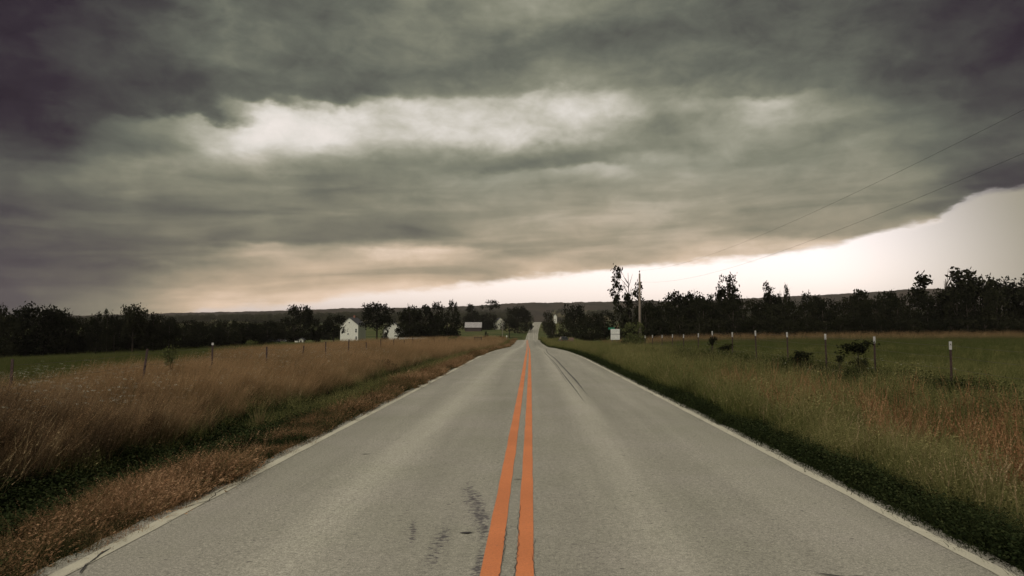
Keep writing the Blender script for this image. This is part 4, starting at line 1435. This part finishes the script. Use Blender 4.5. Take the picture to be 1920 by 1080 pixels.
def build_lines():
    y = 82.0
    x, _, zt = at(1199, 513, y)
    zb = gz(x, y)
    p = thing('utility_pole', 'tall weathered wooden utility pole right of the road with two cables', 'utility pole', (x, y, zb))
    H = zt - zb
    b = MB()
    b.tube([(0, 0, -.4), (-.02, 0, H * .5), (.01, 0, H)], [.155, .13, .10], 12)
    b.build('pole_shaft', M_POLE, p, True)
    c = MB()
    c.tube([(0, 0, H), (0, 0, H + .22)], .018, 6)
    c.build('pin', M_METAL, p)
    c = MB()
    c.tube([(0, 0, H + .18), (0, 0, H + .24), (0, 0, H + .28), (0, 0, H + .36)], [.05, .075, .05, .03], 10)
    c.build('insulator', mottled('brown glazed insulator', (.05, .03, .022), (.09, .055, .04), 10, .25, .5), p, True)
    c = MB()
    c.box(.09, .26, -.03, .03, H - 1.12, H - 1.06)
    c.tube([(.23, 0, H - 1.06), (.23, 0, H - .94)], [.04, .04], 8)
    c.build('neutral_bracket', M_METAL, p)
    c = MB()
    c.tube([(.14, -.02, .4), (.12, -.02, H * .5), (.105, -.02, H - 1.1)], .012, 5)
    c.build('ground_wire', M_METAL, p)

    def lagr(pts):
        (a, za), (b_, zb_), (c_, zc) = pts
        return lambda t: (za * (t - b_) * (t - c_) / ((a - b_) * (a - c_)) + zb_ * (t - a) * (t - c_) / ((b_ - a) * (b_ - c_)) + zc * (t - a) * (t - b_) / ((c_ - a) * (c_ - b_)))
    for lab, dx, q in (('upper of the two thin dark cables sloping from top right to the utility pole', 0.0, [(17.5, 195), (34.5, 420), (82, None)]),
                       ('lower of the two thin dark cables sloping from top right to the utility pole', .23, [(17.5, 270), (34.5, 464), (82, None)])):
        wx = x + dx
        pts = []
        for yy, py in q:
            if py is None:
                pts.append((yy, zb + H + .36 if dx == 0 else zb + H - .94))
            else:
                px = 997 + F_PX * wx / yy
                pts.append((yy, EYE - (py - 619) * yy / F_PX * 1.0))
        fz = lagr(pts)
        b = MB()
        b.tube([(wx, yy, fz(yy)) for yy in np.linspace(-14, 82, 60)], .0042, 5)
        tag(b.build('power_cable', M_LINE), lab, 'power line', 'cables from the utility pole')
    # a thin pale pole by the far houses
    x, yy, zt = at(942, 600, 395)
    z = gz(x, yy)
    t = thing('utility_pole', 'thin pale pole far off in front of the pale far house', 'utility pole', (x, yy, z))
    b = MB()
    b.tube([(0, 0, -.2), (0, 0, zt - z)], [.16, .11], 8)
    b.build('pole_shaft', mottled('pale pole wood', (.16, .14, .12), (.24, .21, .18), 4), t)
    b = MB()
    b.box(-.9, .9, -.06, .06, zt - z - .7, zt - z - .55)
    b.build('crossarm', M_POLE, t)


build_lines()

# ------------------------------------------------------------------ roadside signs
M_SIGN = mottled('white sign board', (.46, .46, .42), (.56, .56, .51), 6, 0.5)
M_SIGN_DK = mottled('dark sign frame', (.04, .04, .045), (.07, .07, .075), 8, 0.6)
M_GREY_MARK = mottled('faded grey print', (.20, .20, .20), (.30, .30, .29), 40, 0.6)


def build_signs():
    y = 82.0
    x0, _, zt = at(1145, 617, y)
    x1, _, zb = at(1162, 637, y)
    cx, w = (x0 + x1) / 2, (x1 - x0)
    g = gz(cx, y)
    t = thing('notice_board', 'white two panel notice board with faded marks standing in the right verge', 'sign', (cx, y, g))
    a, b_ = zb - g, zt - g
    mid = a + (b_ - a) * .52
    for z0, z1 in ((a, mid - .03), (mid + .03, b_)):
        m = MB()
        m.box(-w / 2, w / 2, -.012, .012, z0, z1)
        p = m.build('panel', M_SIGN, t)
        q = MB()
        rg = random.Random(int(z0 * 100))
        for r in range(3):
            zz = z0 + (z1 - z0) * (.2 + .26 * r)
            xx = -w * .42
            while xx < w * .36:
                L = rg.uniform(.04, .11)
                q.box(xx, min(xx + L, w * .43), -.0155, -.0125, zz, zz + .035)
                xx += L + rg.uniform(.03, .08)
        q.build('print_mark', M_GREY_MARK, p)['kind'] = 'stuff'
    m = MB()
    m.box(-w / 2, w / 2, -.02, .015, mid - .03, mid + .03)
    m.build('crossbar', M_SIGN_DK, t)
    for xx in (-w * .28, w * .2):
        m = MB()
        m.box(xx - .03, xx + .03, .013, .06, -.4, b_ - .02)
        m.build('post', M_SIGN_DK, t)
    # green street name blade on its own post, seen over the board's corner
    y2 = 86.0
    x, _, z = at(1147, 616, y2)
    g = gz(x, y2)
    s = thing('street_sign', 'small green street name blade on a post behind the white notice board', 'street sign', (x, y2, g))
    m = MB()
    m.tube([(-.05, 0, -.3), (-.05, 0, z - g - .1)], .03, 8)
    m.build('post', M_METAL, s)
    m = MB()
    m.box(-.42, .34, -.008, .008, z - g - .12, z - g + .12)
    m.build('sign_blade', mottled('green sign sheeting', (.012, .11, .065), (.02, .15, .09), 5, .4), s)
    x, _, z = at(1160, 608, 84.0)
    xb, _, zb2 = at(1155, 620, 84.0)
    g = gz(xb - .55, 84.0)
    k = (g - .2 - zb2) / (z - zb2)
    b = MB()
    b.tube([(xb + (x - xb) * k, 84.0, g - .2), (x, 84.0, z)], [.03, .022], 6)
    tag(b.build('leaning_stake', mottled('reddish weathered stake', (.13, .07, .055), (.20, .12, .09), 6)), 'thin reddish stake leaning out above the white notice board', 'stake')


build_signs()


# ------------------------------------------------------------------ buildings
M_HOUSE = mottled('white clapboard paint', (.46, .45, .385), (.56, .55, .48), 2.5, 0.7)
M_ROOF = mottled('dark shingle roof', (.040, .038, .042), (.080, .076, .080), 4, 0.9)
M_TIN = mottled('grey tin roof', (.20, .185, .18), (.30, .28, .27), 1.2, 0.6)
M_GLASS = mottled('dark window glass', (.010, .011, .013), (.025, .026, .028), 3, 0.12, 0.5)
M_TRIM = mottled('white trim paint', (.58, .58, .53), (.70, .70, .64), 6, 0.7)
M_BOARD = mottled('dark barn boards', (.026, .020, .018), (.058, .045, .040), 3, 0.9)


def gable_house(name, label, x, y, w, depth, eave, ridge, rz, windows, wall=None, roof=None, group=None, z=None, chimney=None, category='house'):
    z = gz(x, y) if z is None else z
    t = thing(name, label, category, (x, y, z), rz, group)
    wall, roof = wall or M_HOUSE, roof or M_ROOF
    b = MB()
    h, d = w / 2, depth
    f = [(-h, 0), (h, 0), (h, d), (-h, d)]
    B = -1.5
    b.quad([(-h, 0, B), (h, 0, B), (h, 0, eave), (0, 0, ridge), (-h, 0, eave)])
    b.quad([(h, d, B), (-h, d, B), (-h, d, eave), (0, d, ridge), (h, d, eave)])
    b.quad([(h, 0, B), (h, d, B), (h, d, eave), (h, 0, eave)])
    b.quad([(-h, d, B), (-h, 0, B), (-h, 0, eave), (-h, d, eave)])
    b.build('wall', wall, t)
    r = MB()
    sl = (ridge - eave) / h
    o = .35
    for s in (-1, 1):
        xo = s * (h + o)
        ze = eave - sl * o
        up = .16
        top = [(0, -.3, ridge + up), (xo, -.3, ze + up), (xo, d + .3, ze + up), (0, d + .3, ridge + up)]
        bot = [(0, -.3, ridge + .02), (xo, -.3, ze + .02), (xo, d + .3, ze + .02), (0, d + .3, ridge + .02)]
        r.quad(top if s > 0 else top[::-1])
        r.quad(bot[::-1] if s > 0 else bot)
        for i in range(4):
            j = (i + 1) % 4
            r.quad([top[i], bot[i], bot[j], top[j]])
    ro = r.build('roof', roof, t)
    if chimney:
        c = MB()
        c.box(-.35, .35, chimney, chimney + .7, ridge - .4, ridge + 1.0)
        c.build('chimney', mottled('brick chimney', (.16, .07, .05), (.24, .11, .08), 8), ro)
    for wx, z0, ww, hh in windows:
        fr = MB()
        e = .09
        for a0, a1, c0, c1 in ((-ww / 2 - e, -ww / 2, 0, hh), (ww / 2, ww / 2 + e, 0, hh), (-ww / 2 - e, ww / 2 + e, hh, hh + e), (-ww / 2 - e * 1.3, ww / 2 + e * 1.3, -e, 0)):
            fr.box(wx + a0, wx + a1, -.07, -.003, z0 + c0, z0 + c1)
        fr.box(wx - ww / 2, wx + ww / 2, -.05, -.004, z0 + hh * .48, z0 + hh * .52)
        wn_ = fr.build('window', M_TRIM, t)
        g = MB()
        g.box(wx - ww / 2, wx + ww / 2, -.03, -.006, z0, z0 + hh * .48)
        g.box(wx - ww / 2, wx + ww / 2, -.03, -.006, z0 + hh * .52, z0 + hh)
        g.build('pane', M_GLASS, wn_)
    return t


def build_buildings():
    # white farmhouse, gable end towards the road
    y = 280.0
    x, _, zr = at(655, 595.5, y)
    z = gz(x, y)
    _, _, ze = at(655, 609, y)
    X = lambda px: (px - 655) * y / F_PX
    Zp = lambda py: at(655, py, y)[2] - z
    gable_house('farmhouse', 'white gabled farmhouse with small dark windows between two dark trees', x, y, 7.2, 10, ze - z, zr - z, R(-4),
                [(X(655), Zp(606.2), .5, .5), (X(668.3), Zp(623.2), .62, 1.45), (X(668.8), Zp(636.5), .62, 1.2), (X(653), Zp(627.6), .5, .6), (X(643.5), Zp(623), .55, 1.3)],
                group='white buildings of the farmstead', z=z, chimney=6)
    y = 262.0
    x, _, zr = at(738, 605, y)
    z = gz(x, y)
    gable_house('farmhouse', 'second white farm building half hidden behind the large round tree', x, y, 7.6, 9, (zr - z) * .62, zr - z, R(6),
                [(-2.0, at(723, 636.5, y)[2] - z, .7, .8), (.4, at(734, 638.5, y)[2] - z, .5, .8), (1.9, at(744, 622, y)[2] - z, .6, 1.1)],
                group='white buildings of the farmstead', z=z)
    # lean-to part right of it
    x, y, _ = at(757, 630, 258)
    z = gz(x, y)
    gable_house('shed', 'low white shed behind the branches right of the second white farm building', x, y, 4.2, 5, at(757, 630, y)[2] - z, at(757, 624, y)[2] - z, R(3), [(0.3, .5, .5, .6)],
                group='white buildings of the farmstead', z=z, category='shed')
    # small white shed with open doorway
    y = 218.0
    x, _, zt = at(564.5, 634.5, y)
    z = gz(x, y)
    s = gable_house('shed', 'tiny white shed with a dark open doorway under the tall dark tree', x, y, 1.35, 1.6, zt - z - .35, zt - z, R(5), [], group='white buildings of the farmstead', z=z, category='shed')
    d = MB()
    d.box(-.28, .22, -.02, -.004, 0, zt - z - .62)
    d.build('doorway', M_BOARD, s)
    x, y, zt = at(556, 639.5, 217)
    z = gz(x, y)
    b = MB()
    h = zt - z
    b.box(-.45, .45, -.35, .35, -.1, h)
    b.box(-.5, .5, -.4, .4, h, h + .06)
    o = b.build('storage_bin', M_HOUSE, loc=(x, y, z))
    tag(o, 'small white lidded bin just left of the tiny white shed', 'bin')
    # barn with grey tin roof, long side towards the road
    y = 480.0
    xl, _, z_e = at(871, 614, y)
    xr, _, z_r = at(903, 604, y)
    cx = (xl + xr) / 2
    z = gz(cx, y)
    L = xr - xl
    t = thing('barn', 'low dark barn with a pale grey tin roof on the meadow', 'barn', (cx, y, z))
    e, r_ = z_e - z, z_r - z
    b = MB()
    b.box(-L / 2 + .3, L / 2 - .3, .4, 7.6, -1.5, e - .1)
    b.build('wall', M_BOARD, t)
    b = MB()
    for s, y0 in ((1, 0.0), (-1, 8.0)):
        yr = 4.0
        b.quad([(-L / 2, y0, e), (L / 2, y0, e), (L / 2, yr, r_), (-L / 2, yr, r_)] if s > 0 else [(L / 2, y0, e), (-L / 2, y0, e), (-L / 2, yr, r_), (L / 2, yr, r_)])
        b.quad([(-L / 2, y0, e - .15), (-L / 2, yr, r_ - .15), (L / 2, yr, r_ - .15), (L / 2, y0, e - .15)] if s > 0 else [(L / 2, y0, e - .15), (L / 2, yr, r_ - .15), (-L / 2, yr, r_ - .15), (-L / 2, y0, e - .15)])
        b.quad([(-L / 2, y0, e - .15), (L / 2, y0, e - .15), (L / 2, y0, e), (-L / 2, y0, e)])
    rf = b.build('roof', M_TIN, t)
    sm = MB()
    for i in range(1, 14):
        xx = -L / 2 + L * i / 14
        sm.quad([(xx - .04, -.01, e + .05), (xx + .04, -.01, e + .05), (xx + .04, 4, r_ + .05), (xx - .04, 4, r_ + .05)])
    sm.build('roof_seam', M_TIN, rf)['kind'] = 'stuff'
    for i in range(4):
        p = MB()
        xx = -L / 2 + .4 + (L - .8) * i / 3
        p.box(xx - .12, xx + .12, .1, .34, -.5, e - .16)
        p.build('post', M_BOARD, t)
    # pale house far down the road
    y = 500.0
    x, _, zr = at(938, 596, y)
    z = gz(x, y)
    gable_house('far_house', 'pale cream house half hidden by trees left of the far road', x, y, 7.0, 8, (zr - z) * .62, zr - z, R(12), [(-1.4, (zr - z) * .35, .8, 1.3), (1.4, (zr - z) * .35, .8, 1.3), (0, (zr - z) * .68, .6, .8)],
                mottled('cream house paint', (.46, .45, .36), (.56, .54, .44), 2), z=z)
    y = 600.0
    x, _, zr = at(1041, 589, y)
    z = gz(x, y)
    gable_house('far_house', 'narrow slice of a white house showing between trees right of the far road', x, y, 2.4, 7, (zr - z) * .8, zr - z, R(-5), [(0, (zr - z) * .35, .5, 1.0)], z=z)
    # white rail fence before the farm trees
    y = 226.0
    x0, x1 = at(748, 636, y)[0], at(801, 636, y)[0]
    z = gz((x0 + x1) / 2, y)
    zt = at(775, 633.5, y)[2]
    t = thing('board_fence', 'low white board fence in front of the dark farm trees', 'fence', ((x0 + x1) / 2, y, z))
    W = x1 - x0
    h = zt - z
    for k in (0, 1):
        b = MB()
        b.box(-W / 2, W / 2, -.03, .0, h - .16 - .38 * k, h - .38 * k)
        b.build('rail', M_TRIM, t)
    for i in range(6):
        b = MB()
        xx = -W / 2 + .05 + (W - .1) * i / 5
        b.box(xx - .06, xx + .06, .002, .12, -.3, h + .04)
        b.build('post', M_TRIM, t)
    # long white tank on cradles
    y = 232.0
    x0, x1 = at(870, 635, y)[0], at(888, 635, y)[0]
    cx = (x0 + x1) / 2
    z = gz(cx, y)
    zc = at(879, 635, y)[2] - z
    t = thing('storage_tank', 'long low white tank lying in the grass below the barn', 'tank', (cx, y, z))
    L = (x1 - x0) / 2
    b = MB()
    b.tube([(-L, 0, zc), (-L + .12, 0, zc), (-L + .3, 0, zc), (L - .3, 0, zc), (L - .12, 0, zc), (L, 0, zc)], [.08, .22, .30, .30, .22, .08], 14)
    b.build('tank_shell', M_TRIM, t, True)
    for s in (-1, 1):
        b = MB()
        b.box(s * L * .6 - .12, s * L * .6 + .12, -.25, .25, -.3, zc - .27)
        b.build('cradle', M_BOARD, t)
    b = MB()
    b.tube([(0, 0, zc + .28), (0, 0, zc + .42)], .14, 10)
    b.build('valve_cap', M_METAL, t)


build_buildings()


# ------------------------------------------------------------------ parked vehicles and small roadside things
def car(label, x, y, rz, body, z=None, group=None, name='parked_car', truck=False):
    z = gz(x, y) if z is None else z
    t = thing(name, label, 'pickup' if truck else 'car', (x, y, z), rz, group)
    # profile along the car's length (local y), lofted across the width
    if truck:
        low = [(-2.6, .45), (-2.6, 1.0), (-.5, 1.02), (.9, 1.02), (1.1, 1.0), (2.5, .92), (2.62, .45)]
        cab = [(-.6, 1.02), (-.5, 1.72), (.7, 1.74), (1.35, 1.02)]
    else:
        low = [(-2.2, .40), (-2.25, .88), (-1.9, 1.0), (.9, .98), (2.0, .84), (2.2, .40)]
        cab = [(-2.0, .98), (-1.55, 1.58), (.1, 1.62), (1.1, .98)]

    def loft(prof, w0, w1):
        b = MB()
        n = len(prof)
        zs = [p[1] for p in prof]
        for s in (-1, 1):
            b.v += [(s * (w0 if p[1] <= min(zs) + .25 else w1), p[0], p[1]) for p in prof]
        b.f.append(tuple(range(n)))
        b.f.append(tuple(reversed(range(n, 2 * n))))
        for i in range(n):
            j = (i + 1) % n
            b.f.append((i, n + i, n + j, j))
        return b
    loft(low, .88, .84).build('body', body, t)
    loft(cab, .80, .66).build('cabin', M_GLASS, t)
    rf = MB()
    a, b_ = cab[1], cab[2]
    rf.box(-.66, .66, a[0] - .02, b_[0] + .02, a[1] - .02, a[1] + .05)
    rf.build('roof', body, t)
    for sx in (-1, 1):
        for yy in (-1.4, 1.45):
            w = MB()
            w.tube([(sx * .80, yy, .33), (sx * .92, yy, .33)], .33, 14)
            wh = w.build('wheel', mottled('black tyre', (.012, .012, .012), (.02, .02, .02), 8) if 'tyre' not in MATS else MATS['tyre'], t)
            MATS.setdefault('tyre', wh.data.materials[0])
            h = MB()
            h.tube([(sx * .925, yy, .33), (sx * .935, yy, .33)], .19, 10)
            h.build('rim', M_METAL, wh)
        l = MB()
        l.box(sx * .72 - .12, sx * .72 + .12, -2.66 if truck else -2.29, -2.58 if truck else -2.2, .68, .82)
        l.build('tail_light', MATS.setdefault('lamp', mottled('red lamp glass', (.20, .02, .02), (.28, .03, .03), 10, .3)), t)
    bp = MB()
    bp.box(-.85, .85, -2.72 if truck else -2.34, -2.6 if truck else -2.24, .42, .56)
    bp.build('bumper', M_METAL, t)
    return t


MATS = {}


def build_small_things():
    dark = mottled('dark blue car paint', (.012, .012, .020), (.022, .022, .034), 2, .3, .5)
    pale = mottled('pale silver car paint', (.28, .28, .29), (.36, .36, .37), 2, .35, .5)
    x, y, _ = at(1056, 640, 168)
    car('dark car parked on the drive right of the road, beside a pinkish crate', x, y, R(8), dark)
    x, y, zt = at(1071, 633, 160)
    z = gz(x, y)
    t = thing('slatted_crate', 'pinkish slatted wooden crate standing right of the dark parked car', 'crate', (x, y, z))
    pink = mottled('pinkish weathered boards', (.12, .075, .062), (.18, .115, .095), 4)
    h = max(zt - z, .8)
    for i in range(5):
        for yy in (-.42, .40):
            b = MB()
            xx = -.42 + .21 * i
            b.box(xx - .07, xx + .07, yy, yy + .025, 0, h)
            b.build('slat', pink, t)
    for zz in (.25, h - .3):
        for yy in (-.455, .426):
            b = MB()
            b.box(-.52, .52, yy, yy + .03, zz, zz + .12)
            b.build('rail', pink, t)
    b = MB()
    b.box(-.5, .5, -.39, .39, .05, .10)
    b.build('crate_floor', pink, t)
    x, y, _ = at(532, 640, 225)
    car('pale car parked by the low dark tree left of the tiny white shed', x, y, R(-70), pale)
    x, y, _ = at(513, 645, 214)
    car('dark pickup parked at the black belt left of the farm', x, y, R(80), dark, truck=True, name='parked_pickup')
    # mailbox
    x, y, zt = at(950, 629, 205)
    z = gz(x, y)
    t = thing('mailbox', 'white mailbox on a post at the left edge of the far road', 'mailbox', (x, y, z))
    b = MB()
    b.box(-.05, .05, -.05, .05, -.2, zt - z - .34)
    b.build('post', M_TRIM, t)
    b = MB()
    hh = zt - z
    prof = [(-.17, hh - .34), (.17, hh - .34), (.17, hh - .14), (.12, hh - .04), (0, hh), (-.12, hh - .04), (-.17, hh - .14)]
    n = len(prof)
    for yy in (-.28, .28):
        b.v += [(p[0], yy, p[1]) for p in prof]
    b.f += [tuple(range(n)), tuple(reversed(range(n, 2 * n)))] + [(i, n + i, n + (i + 1) % n, (i + 1) % n) for i in range(n)]
    b.build('box', M_TRIM, t)
    b = MB()
    b.box(.175, .19, -.1, -.06, hh - .25, hh + .02)
    b.build('flag', MATS['lamp'], t)
    # dark bar gate in the brown grass
    y = 150.0
    x0, x1 = at(890, 640, y)[0], at(902.5, 640, y)[0]
    cx = (x0 + x1) / 2
    z = gz(cx, y)
    zt = at(896, 632, y)[2] - z
    W = x1 - x0
    t = thing('field_gate', 'dark narrow gate of upright bars in the brown grass left of the road', 'gate', (cx, y, z))
    for i in range(6):
        b = MB()
        xx = -W / 2 + W * i / 5
        r_ = .07 if i in (0, 5) else .035
        b.box(xx - r_, xx + r_, -.03, .03, -.2, zt + (.08 if i in (0, 5) else 0))
        b.build('post' if i in (0, 5) else 'bar', M_BOARD, t)
    for zz in (.45, zt - .12):
        b = MB()
        b.box(-W / 2, W / 2, .033, .06, zz, zz + .07)
        b.build('rail', M_BOARD, t)


build_small_things()

# ------------------------------------------------------------------ air
def build_haze():
    lo = min(float(np.min([v.co.z for v in bpy.data.objects['ground'].data.vertices])), float(np.min([v.co.z for v in bpy.data.objects['hills'].data.vertices]))) - 1.0
    hi = max(v.co.z for v in bpy.data.objects['hills'].data.vertices) + 15.0
    b = MB()
    b.box(-4700, 4800, -60, 3700, lo, hi)
    m = bpy.data.materials.new('thin evening haze')
    m.use_nodes = True
    t = m.node_tree
    for n in list(t.nodes):
        t.nodes.remove(n)
    out = t.nodes.new('ShaderNodeOutputMaterial')
    v = t.nodes.new('ShaderNodeVolumePrincipled')
    v.inputs['Color'].default_value = (.88, .78, .78, 1)
    v.inputs['Density'].default_value = 0.00005
    t.links.new(v.outputs[0], out.inputs['Volume'])
    b.build('haze', m, kind='stuff')


build_haze()
